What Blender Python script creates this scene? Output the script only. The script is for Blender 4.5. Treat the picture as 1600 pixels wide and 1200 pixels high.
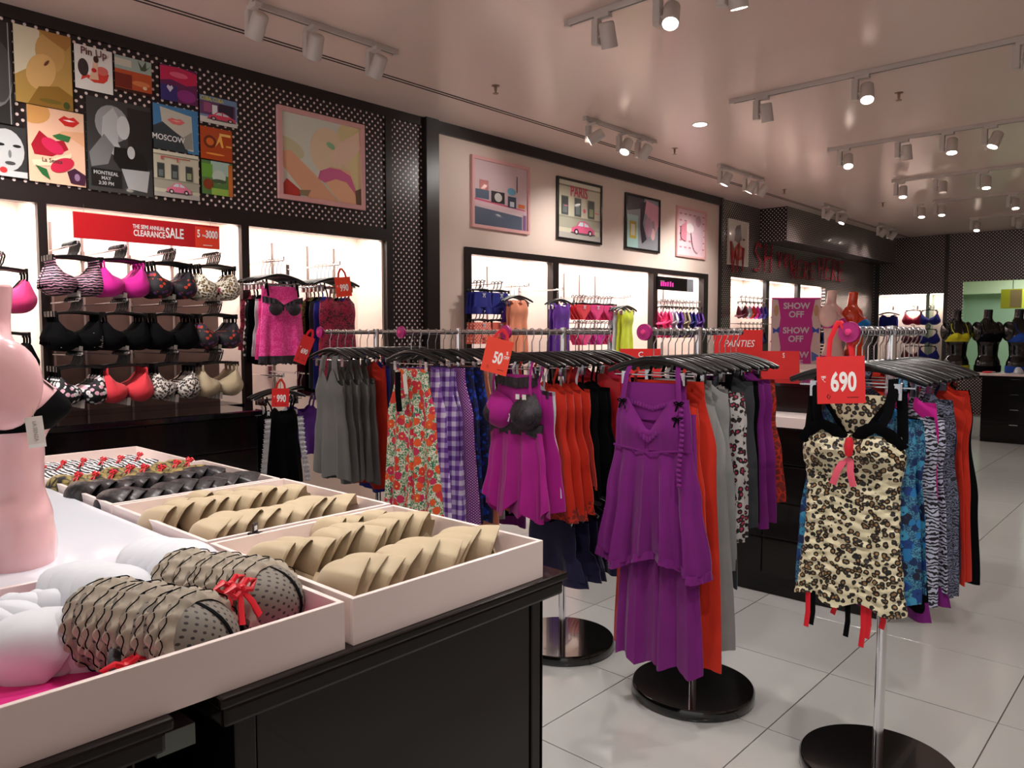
import bpy, bmesh, math, random
from mathutils import Vector, Matrix, Euler
R = math.radians; PI = math.pi
scene = bpy.context.scene
for o in list(bpy.data.objects): bpy.data.objects.remove(o)
COL = scene.collection

# ---------------------------------------------------------------- camera, world, exposure
cam_d = bpy.data.cameras.new('camera'); cam = bpy.data.objects.new('camera', cam_d); COL.objects.link(cam)
cam_d.sensor_width = 36; cam_d.lens = 36 * 1200 / 1600; cam_d.clip_start = .02; cam_d.clip_end = 100
cam.location = (0, 0, 1.5)
cam.rotation_euler = (PI / 2 - math.atan(81 / 1200), 0, R(42.4) - PI / 2)
scene.camera = cam
world = bpy.data.worlds.new('world'); scene.world = world; world.use_nodes = True
world.node_tree.nodes['Background'].inputs[0].default_value = (1.0, .97, .95, 1)
world.node_tree.nodes['Background'].inputs[1].default_value = .7
vs = scene.view_settings
vs.view_transform = 'Standard'; vs.look = 'None'; vs.gamma = 1; vs.use_curve_mapping = False; vs.exposure = 0.2
SPOT_W = 68.0; STRIP_W = 8.5

# ---------------------------------------------------------------- colour and materials
def lin(c):
    return tuple(((x / 255) / 12.92 if x / 255 <= .04045 else ((x / 255 + .055) / 1.055) ** 2.4) for x in c)
class Nt:
    def __init__(s, m): s.m = m; s.t = m.node_tree; s.n = s.t.nodes; s.b = s.n['Principled BSDF']; s._c = None
    def new(s, t, **k):
        n = s.n.new(t)
        for a, v in k.items(): setattr(n, a, v)
        return n
    def put(s, sock, v):
        if hasattr(v, 'is_output') or isinstance(v, bpy.types.NodeSocket): s.t.links.new(v, sock)
        elif isinstance(v, (tuple, list)) and len(v) == 3 and sock.type == 'RGBA': sock.default_value = (*v, 1)
        else: sock.default_value = v
    def math(s, op, a, b=0.0, c=None):
        n = s.new('ShaderNodeMath', operation=op); s.put(n.inputs[0], a); s.put(n.inputs[1], b)
        if c is not None: s.put(n.inputs[2], c)
        return n.outputs[0]
    def co(s):
        if s._c is None: s._c = s.new('ShaderNodeTexCoord').outputs['Object']
        return s._c
    def xyz(s):
        n = s.new('ShaderNodeSeparateXYZ'); s.put(n.inputs[0], s.co()); return n.outputs
    def noise(s, sc, det=2, dist=0, co=None):
        n = s.new('ShaderNodeTexNoise'); s.put(n.inputs['Vector'], co or s.co()); n.inputs['Scale'].default_value = sc
        n.inputs['Detail'].default_value = det; n.inputs['Distortion'].default_value = dist; return n
    def vor(s, sc, feat='F1', co=None, rnd=1):
        n = s.new('ShaderNodeTexVoronoi', feature=feat); s.put(n.inputs['Vector'], co or s.co()); n.inputs['Scale'].default_value = sc
        n.inputs['Randomness'].default_value = rnd; return n
    def ramp(s, f, stops, interp='LINEAR'):
        n = s.new('ShaderNodeValToRGB'); cr = n.color_ramp; cr.interpolation = interp; s.put(n.inputs[0], f)
        while len(cr.elements) < len(stops): cr.elements.new(.5)
        for e, (p, c) in zip(cr.elements, stops): e.position = p; e.color = (*lin(c), 1)
        return n.outputs[0]
    def mix(s, f, a, b):
        n = s.new('ShaderNodeMix', data_type='RGBA'); s.put(n.inputs[0], f)
        s.put(n.inputs[6], a if not isinstance(a, tuple) else lin(a)); s.put(n.inputs[7], b if not isinstance(b, tuple) else lin(b)); return n.outputs[2]
    def warp(s, sc, amt):
        nz = s.noise(sc, 2); n = s.new('ShaderNodeVectorMath', operation='MULTIPLY_ADD')
        s.put(n.inputs[0], nz.outputs['Color']); n.inputs[1].default_value = (amt,) * 3; s.put(n.inputs[2], s.co()); return n.outputs[0]
    def col(s, v): s.put(s.b.inputs['Base Color'], v)
    def bump(s, h, strength=.3, dist=.002):
        n = s.new('ShaderNodeBump'); n.inputs['Strength'].default_value = strength; n.inputs['Distance'].default_value = dist
        s.put(n.inputs['Height'], h); s.put(s.b.inputs['Normal'], n.outputs[0])
MATS = {}
def mat(name, c=(128, 128, 128), rough=.5, metal=0, spec=.5, coat=0, emit=None, es=0, fn=None, sheen=0, bump=None, trans=0):
    if name in MATS: return MATS[name]
    m = bpy.data.materials.new(name); m.use_nodes = True; b = m.node_tree.nodes['Principled BSDF']
    b.inputs['Base Color'].default_value = (*lin(c), 1); b.inputs['Roughness'].default_value = rough
    b.inputs['Metallic'].default_value = metal; b.inputs['Specular IOR Level'].default_value = spec
    b.inputs['Coat Weight'].default_value = coat; b.inputs['Sheen Weight'].default_value = sheen
    b.inputs['Transmission Weight'].default_value = trans
    if emit: b.inputs['Emission Color'].default_value = (*lin(emit), 1); b.inputs['Emission Strength'].default_value = es
    n = Nt(m)
    if bump: n.bump(n.noise(bump[0], 3).outputs[0], bump[1], bump[2])
    if fn: fn(n)
    MATS[name] = m; return m
def cloth_mat(name, c, rough=.75, sheen=.15, spec=.3):
    def fn(n):
        nz = n.noise(9, 3).outputs[0]
        n.col(n.mix(nz, tuple(min(255, x * .92) for x in c), tuple(min(255, x * 1.07) for x in c)))
        n.bump(n.noise(420, 2).outputs[0], .12, .001)
    return mat(name, c, rough, sheen=sheen, spec=spec, fn=fn)
def dots_fn(a, r, base, dot, ax):
    def fn(n):
        o = n.xyz(); u = n.math('DIVIDE', o[ax[0]], a); v = n.math('DIVIDE', o[ax[1]], a); ds = []
        for off in (0, .5):
            fu = n.math('SUBTRACT', n.math('FRACT', n.math('ADD', u, off)), .5); fv = n.math('SUBTRACT', n.math('FRACT', n.math('ADD', v, off)), .5)
            ds.append(n.math('SQRT', n.math('ADD', n.math('MULTIPLY', fu, fu), n.math('MULTIPLY', fv, fv))))
        n.col(n.mix(n.math('LESS_THAN', n.math('MINIMUM', ds[0], ds[1]), r), base, dot))
    return fn
DARK = (20, 15, 14)
M_dotX = mat('dotted_laminate', rough=.32, fn=dots_fn(.056, .155, (30, 20, 21), (236, 214, 208), (0, 2)), coat=.2)
M_dotY = mat('dotted_laminate_return', rough=.3, fn=dots_fn(.056, .155, (30, 20, 21), (236, 214, 208), (1, 2)), coat=.2)
M_dark = mat('dark_brown_gloss', DARK, .2, spec=.3, coat=.15)
M_black = mat('black_gloss', (12, 11, 12), .12, coat=.5)
M_post = mat('dark_post', (32, 24, 23), .35)
M_beige = mat('beige_paint', (226, 205, 192), .55, bump=(160, .05, .001))
M_niche = mat('niche_cream', (243, 224, 212), .5)
M_ceil = mat('ceiling_paint', (232, 208, 198), .22, spec=.55)
M_pink = mat('pink_lacquer', (240, 224, 219), .3, coat=.2)
M_pinktop = mat('pink_gloss_top', (232, 236, 246), .12, coat=.5)
M_hot = mat('hot_pink_sheet', (232, 40, 140), .45)
M_chrome = mat('chrome', (235, 235, 238), .12, 1)
M_steel = mat('steel_wire', (190, 190, 195), .2, 1)
M_hang = mat('black_plastic', (14, 14, 15), .28)
M_whiteP = mat('white_plastic', (205, 196, 190), .4)
M_lampon = mat('lamp_lens_on', (255, 255, 255), .4, emit=(255, 238, 225), es=26)
M_lampoff = mat('lamp_lens_off', (150, 140, 132), .3, emit=(255, 225, 205), es=.5)
M_strip = mat('strip_diffuser', (255, 250, 245), .5, emit=(255, 232, 220), es=6)
M_red = mat('red_card', (226, 44, 44), .45)
M_redor = mat('orange_red_card', (238, 66, 40), .45)
M_darkred = mat('red_board', (196, 30, 38), .3)
M_white = mat('white_print', (245, 243, 240), .6)
M_tagw = mat('white_tag', (232, 228, 220), .6)
M_mag = mat('magenta_print', (206, 42, 150), .5)
M_slot = mat('slot_black', (40, 30, 28), .7)
M_standard = mat('standard_grey', (120, 104, 98), .5)
M_rose = mat('magenta_rosette', (168, 24, 110), .35)
M_pinkman = mat('pink_mannequin', (240, 190, 194), .2, coat=.4)
M_palepink = mat('pale_mannequin', (240, 200, 192), .22, coat=.4)
M_orman = mat('orange_mannequin', (226, 66, 26), .2, coat=.4)
M_blkman = mat('black_mannequin', (12, 11, 11), .12, coat=.5)
def tile_fn(n):
    oi = n.new('ShaderNodeObjectInfo').outputs['Random']
    n.col(n.mix(n.math('MULTIPLY_ADD', oi, .5, n.math('MULTIPLY', n.noise(2.5, 3).outputs[0], .5)), (182, 182, 179), (190, 190, 187)))
M_tile = mat('floor_tile', rough=.16, spec=.5, fn=tile_fn)
M_grout = mat('grout', (120, 104, 96), .8)

def vcol_fn(n):
    a = n.new('ShaderNodeVertexColor'); a.layer_name = 'Col'; n.col(a.outputs[0])
M_print = mat('picture_print', rough=.28, fn=vcol_fn, coat=.25)

# fabrics
C = cloth_mat
F_purple = C('purple_jersey', (116, 20, 114)); F_fuch = C('fuchsia_mesh', (160, 15, 126)); F_orange = C('orange_red_jersey', (192, 36, 10))
F_grey = C('grey_jersey', (98, 96, 94)); F_black = C('black_jersey', (6, 6, 8), .9, .0, .1); F_char = C('charcoal_jersey', (58, 60, 64)); F_lgrey = C('light_grey_marl', (150, 150, 148))
F_blue = C('royal_blue', (28, 34, 130)); F_red = C('deep_red_satin', (170, 16, 26), .4); F_rose = C('rose_lace_red', (178, 22, 60)); F_navy = C('navy_frill', (26, 22, 60))
F_white = C('white_moulded', (212, 215, 222), .6); F_nude = C('nude_moulded', (184, 166, 136), .6); F_peach = C('peach_satin', (240, 150, 116), .5); F_coral = C('coral_cotton', (238, 112, 92))
F_lime = C('lime_chiffon', (212, 224, 60)); F_pink = C('candy_pink', (232, 62, 130)); F_violet = C('violet', (98, 44, 150)); F_hotp = C('hot_magenta', (206, 26, 146)); F_coralred = C('coral_red', (226, 58, 70))
F_blush = C('blush_ribbon', (238, 96, 120), .4); F_ribred = C('red_ribbon', (222, 32, 48), .35); F_yel = C('acid_yellow', (206, 204, 24)); F_cblue = C('cobalt', (18, 70, 170)); F_skyb = C('sky_blue', (24, 120, 200))
F_burg = C('burgundy', (110, 26, 50)); F_teal = C('teal_voile', (120, 190, 190))
def leopard(sc, a, b, c, st=(.18, .30, .42)):
    def fn(n):
        w = n.warp(sc * .9, .35 / sc * 1.2); v = n.vor(sc, co=w).outputs['Distance']
        brk = n.noise(sc * 1.6, 2).outputs[0]
        d = n.math('ADD', v, n.math('MULTIPLY', n.math('SUBTRACT', brk, .5), .35))
        n.col(n.ramp(d, [(0, b), (st[0], b), (st[0] + .02, c), (st[1], c), (st[2], a), (1, a)]))
        n.bump(n.noise(60, 3).outputs[0], .25, .004)
    return fn
F_leo = mat('leopard_satin', rough=.45, fn=leopard(60, (226, 216, 180), (150, 112, 66), (20, 14, 10), (.24, .50, .54)), sheen=.1)
F_leop = mat('pink_leopard', rough=.7, fn=leopard(46, (206, 200, 196), (186, 52, 84), (28, 20, 24), (.24, .47, .52)))
F_leow = mat('snow_leopard', rough=.6, fn=leopard(70, (222, 214, 206), (170, 140, 140), (30, 20, 20), (.18, .50, .55)))
F_leog = mat('gold_leopard', rough=.6, fn=leopard(60, (232, 226, 210), (160, 120, 50), (60, 40, 16), (.26, .44, .5)))
def floral(sc, bg1, bg2, cols, ctr=(250, 220, 120), bg3=None):
    bg3 = bg3 or bg1
    def fn(n):
        w = n.warp(sc * 2.2, .35 / sc); v = n.vor(sc, co=w)
        sp = n.new('ShaderNodeSeparateColor'); n.put(sp.inputs[0], v.outputs['Color'])
        st = [(i / len(cols), c) for i, c in enumerate(cols)]
        fl = n.ramp(sp.outputs[0], st, 'CONSTANT')
        bg = n.ramp(n.noise(sc * 3.2, 2, 1.5).outputs[0], [(0, bg1), (.42, bg1), (.44, bg2), (.5, bg2), (.52, bg3), (1, bg3)])
        d = v.outputs['Distance']
        m = n.mix(n.math('LESS_THAN', d, .5), bg, fl)
        n.col(n.mix(n.math('LESS_THAN', d, .13), m, ctr))
    return fn
F_floral = mat('bright_floral', rough=.75, fn=floral(23, (24, 120, 104), (120, 160, 90), [(220, 60, 40), (206, 40, 90), (236, 90, 40), (214, 50, 70)], (240, 190, 110), (236, 230, 214)))
F_flblk = mat('dark_floral', rough=.7, fn=floral(48, (22, 18, 26), (22, 18, 26), [(190, 60, 30), (20, 16, 24), (160, 36, 60), (20, 16, 24), (20, 16, 24), (100, 50, 120), (20, 16, 24)], (30, 20, 24)))
F_flbw = mat('white_flower_print', rough=.7, fn=floral(40, (18, 18, 22), (18, 18, 22), [(240, 236, 236), (20, 20, 24), (236, 180, 200), (240, 240, 240)], (230, 180, 190)))
F_camo = mat('blue_petal_print', rough=.6, fn=floral(34, (20, 60, 110), (90, 170, 190), [(16, 60, 130), (30, 120, 180), (10, 40, 90), (60, 150, 190), (14, 20, 50)], (12, 40, 96)))
F_bluebk = mat('blue_swirl_print', rough=.7, fn=floral(44, (10, 12, 40), (14, 30, 110), [(14, 40, 150), (8, 10, 30), (20, 70, 180), (10, 14, 60)], (16, 60, 170)))
def zebra(sc, a, b, dist, det=2, th=.48):
    def fn(n):
        w = n.new('ShaderNodeTexWave', wave_type='BANDS', bands_direction='Z'); n.put(w.inputs['Vector'], n.co())
        w.inputs['Scale'].default_value = sc; w.inputs['Distortion'].default_value = dist; w.inputs['Detail'].default_value = det; w.inputs['Detail Scale'].default_value = 1.6
        n.col(n.ramp(w.outputs['Color'], [(0, a), (th, a), (th + .06, b), (1, b)]))
    return fn
F_zebw = mat('white_zebra', rough=.65, fn=zebra(26, (196, 200, 222), (26, 24, 34), 9))
F_zebg = mat('grey_zebra', rough=.7, fn=zebra(34, (112, 118, 142), (34, 34, 46), 14))
F_stripe = mat('black_pink_stripe', rough=.6, fn=zebra(20, (16, 12, 16), (206, 150, 176), 5, 2, .66))
F_bwstr = mat('black_white_stripe', rough=.6, fn=zebra(30, (20, 18, 20), (236, 234, 236), 4))
def plaid_fn(n):
    o = n.xyz(); fs = []
    for ax, k in ((0, 26.), (2, 20.)):
        fs.append(n.math('GREATER_THAN', n.math('FRACT', n.math('MULTIPLY', o[ax], k)), .5))
    n.col(n.ramp(n.math('MULTIPLY_ADD', fs[0], .5, n.math('MULTIPLY', fs[1], .5)), [(0, (96, 44, 140)), (.4, (150, 116, 190)), (.8, (216, 206, 228))], 'CONSTANT'))
F_plaid = mat('purple_plaid', rough=.75, fn=plaid_fn)
F_pdot = mat('purple_pin_dot', rough=.7, fn=dots_fn(.014, .2, (126, 40, 140), (226, 190, 226), (0, 2)))
F_cdot = mat('coral_dot', rough=.7, fn=dots_fn(.03, .16, (238, 112, 92), (250, 226, 214), (0, 2)))
def lace(sc, a, b):
    def fn(n):
        v = n.vor(sc, 'DISTANCE_TO_EDGE', co=n.warp(sc * .5, .5 / sc)).outputs['Distance']; nz = n.noise(sc * .45, 3, 1).outputs[0]
        n.col(n.ramp(n.math('MULTIPLY_ADD', v, 1.2, n.math('MULTIPLY', nz, .8)), [(0, a), (.42, a), (.58, b), (1, b)]))
        n.bump(v, .4, .003)
    return fn
F_place = mat('hot_pink_lace', rough=.6, fn=lace(70, (250, 92, 172), (234, 46, 138)))
F_blace = mat('black_lace', rough=.6, fn=lace(60, (14, 12, 16), (44, 34, 44)))
F_blackgrey = mat('black_sheen_lace', rough=.4, fn=lace(46, (13, 12, 16), (52, 46, 48)))
F_rlace = mat('red_black_lace', rough=.65, fn=lace(60, (60, 12, 30), (168, 28, 66)))
F_glace = mat('gold_lace', rough=.5, fn=lace(34, (20, 18, 20), (150, 130, 70)))
F_wlace = mat('white_lace', rough=.7, fn=lace(60, (226, 226, 230), (180, 180, 190)))
F_orl = mat('orange_dark_lace', rough=.7, fn=lace(40, (206, 46, 18), (120, 26, 16)))
F_mesh = mat('taupe_dotted_mesh', rough=.7, fn=dots_fn(.016, .15, (120, 112, 102), (44, 38, 38), (0, 2)))
F_ruff = mat('taupe_ruffle', rough=.8, fn=lambda n: n.col(n.mix(n.noise(18, 2).outputs[0], (150, 140, 126), (190, 178, 160))))
F_leod = mat('coral_glitter', rough=.5, fn=lambda n: n.col(n.mix(n.noise(300, 1).outputs[0], (220, 96, 70), (250, 176, 140))))
F_olive = mat('olive_print', rough=.7, fn=leopard(70, (150, 138, 60), (100, 90, 40), (40, 36, 20)))

# ---------------------------------------------------------------- mesh helpers
class MB:
    def __init__(s): s.v = []; s.f = []; s.s = []
    def add(s, vs, fs, sm=False):
        o = len(s.v); s.v += [tuple(x) for x in vs]; s.f += [tuple(i + o for i in f) for f in fs]; s.s += [sm] * len(fs); return s
    def box(s, x0, x1, y0, y1, z0, z1):
        return s.add([(x0, y0, z0), (x1, y0, z0), (x1, y1, z0), (x0, y1, z0), (x0, y0, z1), (x1, y0, z1), (x1, y1, z1), (x0, y1, z1)],
                     [(0, 3, 2, 1), (4, 5, 6, 7), (0, 1, 5, 4), (1, 2, 6, 5), (2, 3, 7, 6), (3, 0, 4, 7)])
    def lathe(s, prof, n=24, c=(0, 0, 0)):
        vs = []; fs = []
        for r, z in prof:
            for i in range(n): a = 2 * PI * i / n; vs.append((c[0] + r * math.cos(a), c[1] + r * math.sin(a), c[2] + z))
        for j in range(len(prof) - 1):
            for i in range(n): k = (i + 1) % n; fs.append((j * n + i, j * n + k, (j + 1) * n + k, (j + 1) * n + i))
        s.add(vs, fs, True)
        o = len(s.v) - len(vs)
        for j, rev in ((0, True), (len(prof) - 1, False)):
            if prof[j][0] > 1e-5:
                f = [o + j * n + i for i in range(n)]; s.f.append(tuple(reversed(f)) if rev else tuple(f)); s.s.append(False)
        return s
    def tube(s, pts, r, n=8, flat=1.0, up=(0, 0, 1)):
        pts = [Vector(p) for p in pts]; m = len(pts); rs = r if isinstance(r, (list, tuple)) else [r] * m
        vs = []; fs = []; prev = None
        for i, p in enumerate(pts):
            t = (pts[min(i + 1, m - 1)] - pts[max(i - 1, 0)]).normalized()
            if prev is None:
                u = Vector(up); 
                if abs(u.dot(t)) > .95: u = Vector((0, 1, 0))
            else: u = prev
            u = (u - t * u.dot(t)).normalized(); prev = u; w = t.cross(u)
            for k in range(n):
                a = 2 * PI * k / n; vs.append(p + u * (math.cos(a) * rs[i] * flat) + w * (math.sin(a) * rs[i]))
        for i in range(m - 1):
            for k in range(n): q = (k + 1) % n; fs.append((i * n + k, i * n + q, (i + 1) * n + q, (i + 1) * n + k))
        fs.append(tuple(reversed(range(n)))); fs.append(tuple((m - 1) * n + k for k in range(n)))
        return s.add(vs, fs, True)
    def rings(s, rows, closed=True, sm=True, cap0=False, cap1=False):
        n = len(rows[0]); vs = [p for r in rows for p in r]; fs = []
        for j in range(len(rows) - 1):
            for i in range(n if closed else n - 1): k = (i + 1) % n; fs.append((j * n + i, j * n + k, (j + 1) * n + k, (j + 1) * n + i))
        if cap0: fs.append(tuple(reversed(range(n))))
        if cap1: fs.append(tuple((len(rows) - 1) * n + i for i in range(n)))
        return s.add(vs, fs, sm)
    def prism(s, poly, y0, y1):
        n = len(poly); vs = [(x, y0, z) for x, z in poly] + [(x, y1, z) for x, z in poly]
        fs = [tuple(range(n)), tuple(reversed(range(n, 2 * n)))] + [(i, i + n, (i + 1) % n + n, (i + 1) % n) for i in range(n)]
        return s.add(vs, fs)
    def xf(s, M_):
        s.v = [tuple(M_ @ Vector(p)) for p in s.v]; return s
    def mesh(s, name):
        me = bpy.data.meshes.new(name); me.from_pydata(s.v, [], s.f); me.polygons.foreach_set('use_smooth', s.s); me.update()
        if any(s.s): me.set_sharp_from_angle(angle=R(48))
        return me
CACHE = {}
def cached(key, fn):
    if key not in CACHE: CACHE[key] = fn().mesh(str(key[0]))
    return CACHE[key]
def obj(name, me, m=None, parent=None, loc=(0, 0, 0), rot=(0, 0, 0), scale=(1, 1, 1), bevel=0):
    if isinstance(me, MB): me = me.mesh(name)
    o = bpy.data.objects.new(name, me); COL.objects.link(o)
    if m is not None:
        if not me.materials: me.materials.append(m)
        elif me.materials[0] != m: o.material_slots[0].link = 'OBJECT'; o.material_slots[0].material = m
    o.parent = parent; o.location = loc; o.rotation_euler = rot; o.scale = scale
    if bevel:
        b = o.modifiers.new('bevel', 'BEVEL'); b.width = bevel; b.segments = 2; b.limit_method = 'ANGLE'
    return o
LABELS = {}
def tag(o, label, cat, group=None):
    o['label'] = label; o['category'] = cat
    if group: o['group'] = group
    LABELS[label] = LABELS.get(label, 0) + 1
    return o
def thing(name, label, cat, loc=(0, 0, 0), rot=(0, 0, 0), group=None):
    o = bpy.data.objects.new(name, None); COL.objects.link(o); o.empty_display_size = .05
    o.location = loc; o.rotation_euler = rot if isinstance(rot, (tuple, list, Euler)) else (0, 0, rot)
    return tag(o, label, cat, group)
def struct(name, me=None, m=None):
    if me is None: o = bpy.data.objects.new(name, None); COL.objects.link(o)
    else: o = obj(name, me, m)
    o['kind'] = 'structure'; return o
def box(x0, x1, y0, y1, z0, z1): return MB().box(x0, x1, y0, y1, z0, z1)
ORD = ['first', 'second', 'third', 'fourth', 'fifth', 'sixth', 'seventh', 'eighth', 'ninth', 'tenth', 'eleventh', 'twelfth', 'thirteenth', 'fourteenth', 'fifteenth', 'sixteenth']

def text(s, size, parent, m, loc, rot=(PI / 2, 0, 0), bold=.0, sx=1.0, align='CENTER', name='lettering', shear=0, thick=.0006):
    cu = bpy.data.curves.new('txt', 'FONT'); cu.body = s; cu.size = size; cu.offset = bold * size; cu.align_x = align; cu.align_y = 'CENTER'; cu.extrude = thick; cu.shear = shear; cu.resolution_u = 3
    t = bpy.data.objects.new('txt', cu); COL.objects.link(t); bpy.context.view_layer.update()
    me = bpy.data.meshes.new_from_object(t.evaluated_get(bpy.context.evaluated_depsgraph_get())); bpy.data.objects.remove(t); bpy.data.curves.remove(cu)
    me.name = 'lettering'; me.materials.clear()
    return obj(name, me, m, parent, loc, rot, (sx, 1, 1))

def clip01(p):
    for ax, lim, sg in ((0, 0, 1), (0, 1, -1), (1, 0, 1), (1, 1, -1)):
        out = []
        for i in range(len(p)):
            u, v = p[i - 1], p[i]; du = (u[ax] - lim) * sg; dv = (v[ax] - lim) * sg
            if (du < 0) != (dv < 0): t = du / (du - dv); out.append((u[0] + (v[0] - u[0]) * t, u[1] + (v[1] - u[1]) * t))
            if dv >= 0: out.append(v)
        p = out
        if not p: break
    return p
def art(shapes, w, h):
    """flat print in the local XZ plane, facing -Y: shapes = (colour, polygon in 0..1)"""
    vs = []; fs = []; cols = []
    for i, (c, poly) in enumerate(shapes):
        poly = clip01(poly)
        if len(poly) < 3: continue
        y = -.0004 * i; o = len(vs); vs += [(p[0] * w, y, p[1] * h) for p in poly]; fs.append(tuple(range(o, o + len(poly)))); cols.append((*lin(c), 1))
    me = bpy.data.meshes.new('print'); me.from_pydata(vs, [], fs); me.update()
    ca = me.color_attributes.new('Col', 'FLOAT_COLOR', 'CORNER')
    for p, c in zip(me.polygons, cols):
        for li in p.loop_indices: ca.data[li].color = c
    return me
def el(cx, cy, rx, ry, n=20, a0=0, a1=2 * PI, rot=0):
    out = []
    for i in range(n):
        a = a0 + (a1 - a0) * i / (n if a1 - a0 > 6.28 else n - 1); x = rx * math.cos(a); y = ry * math.sin(a)
        out.append((cx + x * math.cos(rot) - y * math.sin(rot), cy + x * math.sin(rot) + y * math.cos(rot)))
    return out
def rc(x0, y0, x1, y1): return [(x0, y0), (x1, y0), (x1, y1), (x0, y1)]
# ---------------------------------------------------------------- floor and ceiling
TL = .637; TX0 = 2.735; TY0 = 1.185; CEIL = 3.3
floor = struct('floor', box(-4, 16.4, -6, 5.4, -.08, -.006), M_grout)
tile_me = cached(('tile',), lambda: MB().prism([(0.0025, -.006), (TL - .0025, -.006), (TL - .0025, -.0008), (TL - .0035, 0), (.0035, 0), (.0025, -.0008)], .0025, TL - .0025))
tile_me.materials.append(M_tile)
rest = MB()
for i in range(-11, 22):
    for j in range(-12, 7):
        x = TX0 + i * TL; y = TY0 + j * TL
        if -3 <= i <= 9 and -5 <= j <= 5: obj('tile', tile_me, None, floor, (x, y, 0))
        elif x + TL < 16.4: rest.box(x + .0025, x + TL - .0025, y + .0025, y + TL - .0025, -.006, 0)
ro = obj('tile', rest, M_tile, floor); ro['kind'] = 'stuff'
struct('ceiling', box(-4, 16.4, -6, 5.4, CEIL, CEIL + .1), M_ceil)
tr = struct('trim_1')
for y in (4.365, 4.405): obj('ceiling_slot', box(-2, 16, y, y + .012, CEIL - .003, CEIL + .001), M_slot, tr)

# ---------------------------------------------------------------- left wall
W = 5.0; NB = 5.36
wl = struct('wall_left')
def wp(name, m, *b): return obj(name, box(*b), m, wl)
wp('dotted_panel', M_dotX, -2, 3.955, W, 5.06, 2.33, 3.23)
wp('dotted_panel', M_dotX, 4.02, 4.36, W, 5.36, 0, 3.23)
wp('top_band', M_post, -2, 4.36, 4.985, 5.06, 3.23, CEIL)
wp('niche_band', M_post, -2, 3.955, 4.985, 5.06, 2.235, 2.33)
wp('edge_strip', M_post, 3.955, 4.02, 4.985, 5.40, 0, 3.23)
wp('corner_post', M_post, 4.36, 4.5, 4.95, 5.4, 0, CEIL)
wp('niche_back', M_niche, -2, 3.97, NB, 5.42, 0, 2.4)
wp('niche_soffit', M_niche, -2, 3.955, 5.06, NB, 2.30, 2.36)
wp('niche_shelf', M_dark, -2, 2.70, 5.0, NB, .94, 1.0)
M_brown = mat('brown_lower_back', (74, 54, 47), .5)
wp('lower_back_brown', M_brown, 1.497, 2.694, NB - .01, NB, 1.0, 1.74)  # brown sheet over the lower niche back of the bra bay
wp('niche_side', M_niche, 3.935, 3.955, 5.03, NB, 0, 2.3)
for x0, x1 in ((.02, .067), (1.45, 1.497), (2.694, 2.751)):
    wp('divider_edge', M_post, x0, x1, 4.985, 5.03, 0 if x0 > 2 else .94, 2.235)
    wp('divider', M_niche, x0, x1, 5.03, NB, 0 if x0 > 2 else 1.0, 2.3)
for x in (1.62, 1.80, 2.08, 2.37, 1.25, 2.84, 3.14, 3.45, 3.70): wp('slotted_standard', M_standard, x - .006, x + .006, NB - .018, NB - .004, 1.0, 2.18)
# beige section with its own framed niche
wp('beige_panel', M_beige, 4.5, 9.63, W, 5.06, 2.26, 3.2); wp('beige_panel', M_beige, 4.5, 4.836, W, 5.06, 0, 2.26)
wp('beige_panel', M_beige, 9.278, 9.63, W, 5.06, 0, 2.26); wp('beige_panel', M_beige, 4.836, 9.278, W, 5.06, 0, .3)
wp('top_band', M_post, 4.5, 9.63, 4.97, 5.06, 3.2, CEIL)
wp('niche_back', M_niche, 4.836, 9.278, NB, 5.42, .3, 2.4); wp('niche_soffit', M_niche, 4.836, 9.278, 5.06, NB, 2.29, 2.36); wp('niche_floor', M_niche, 4.836, 9.278, 5.06, NB, .28, .3)
wp('niche_frame', M_post, 4.836, 9.278, 4.965, 5.06, 2.20, 2.262)
for x0, x1 in ((4.836, 4.90), (6.053, 6.146), (7.935, 8.034), (9.16, 9.278)):
    wp('niche_frame', M_post, x0, x1, 4.965, 5.04, .3, 2.20); wp('divider', M_niche if x0 > 4.9 else M_post, x0, x1, 5.04, NB, .3, 2.29)
for x in (5.0, 5.25, 5.5, 6.45, 6.72, 7.0, 7.3, 8.2, 8.5, 8.8): wp('slotted_standard', M_standard, x - .006, x + .006, NB - .012, NB, .4, 2.15)
# far dotted section
wp('dotted_panel', M_dotX, 9.63, 16.0, W, 5.06, 2.27, CEIL); wp('dotted_panel', M_dotX, 9.63, 9.99, W, 5.06, 0, 2.27); wp('dotted_panel', M_dotX, 13.5, 16.0, W, 5.06, 0, 2.27)
wp('edge_strip', M_post, 9.61, 9.66, 4.96, 5.06, 0, CEIL)
wp('niche_back', M_niche, 9.99, 13.5, NB, 5.42, .3, 2.4); wp('niche_soffit', M_niche, 9.99, 13.5, 5.06, NB, 2.3, 2.36); wp('dotted_panel', M_dotX, 9.99, 13.5, W, 5.06, 0, .6)
for x0, x1 in ((11.10, 11.21), (12.27, 12.39)):
    wp('divider_edge', M_post, x0, x1, 4.985, 5.04, .6, 2.27); wp('divider', M_niche, x0, x1, 5.04, NB, .6, 2.3)
wp('niche_side', M_niche, 13.48, 13.5, 5.06, NB, .6, 2.3)
bk = struct('wall_bulkhead', box(10.89, 16.0, 4.61, 5.0, 2.815, CEIL), M_post)
obj('dotted_panel', box(10.88, 10.89, 4.6, 5.0, 2.81, CEIL), M_dotY, bk); obj('dotted_panel', box(10.89, 16.0, 4.6, 4.61, 2.81, CEIL), M_dotX, bk)
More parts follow.
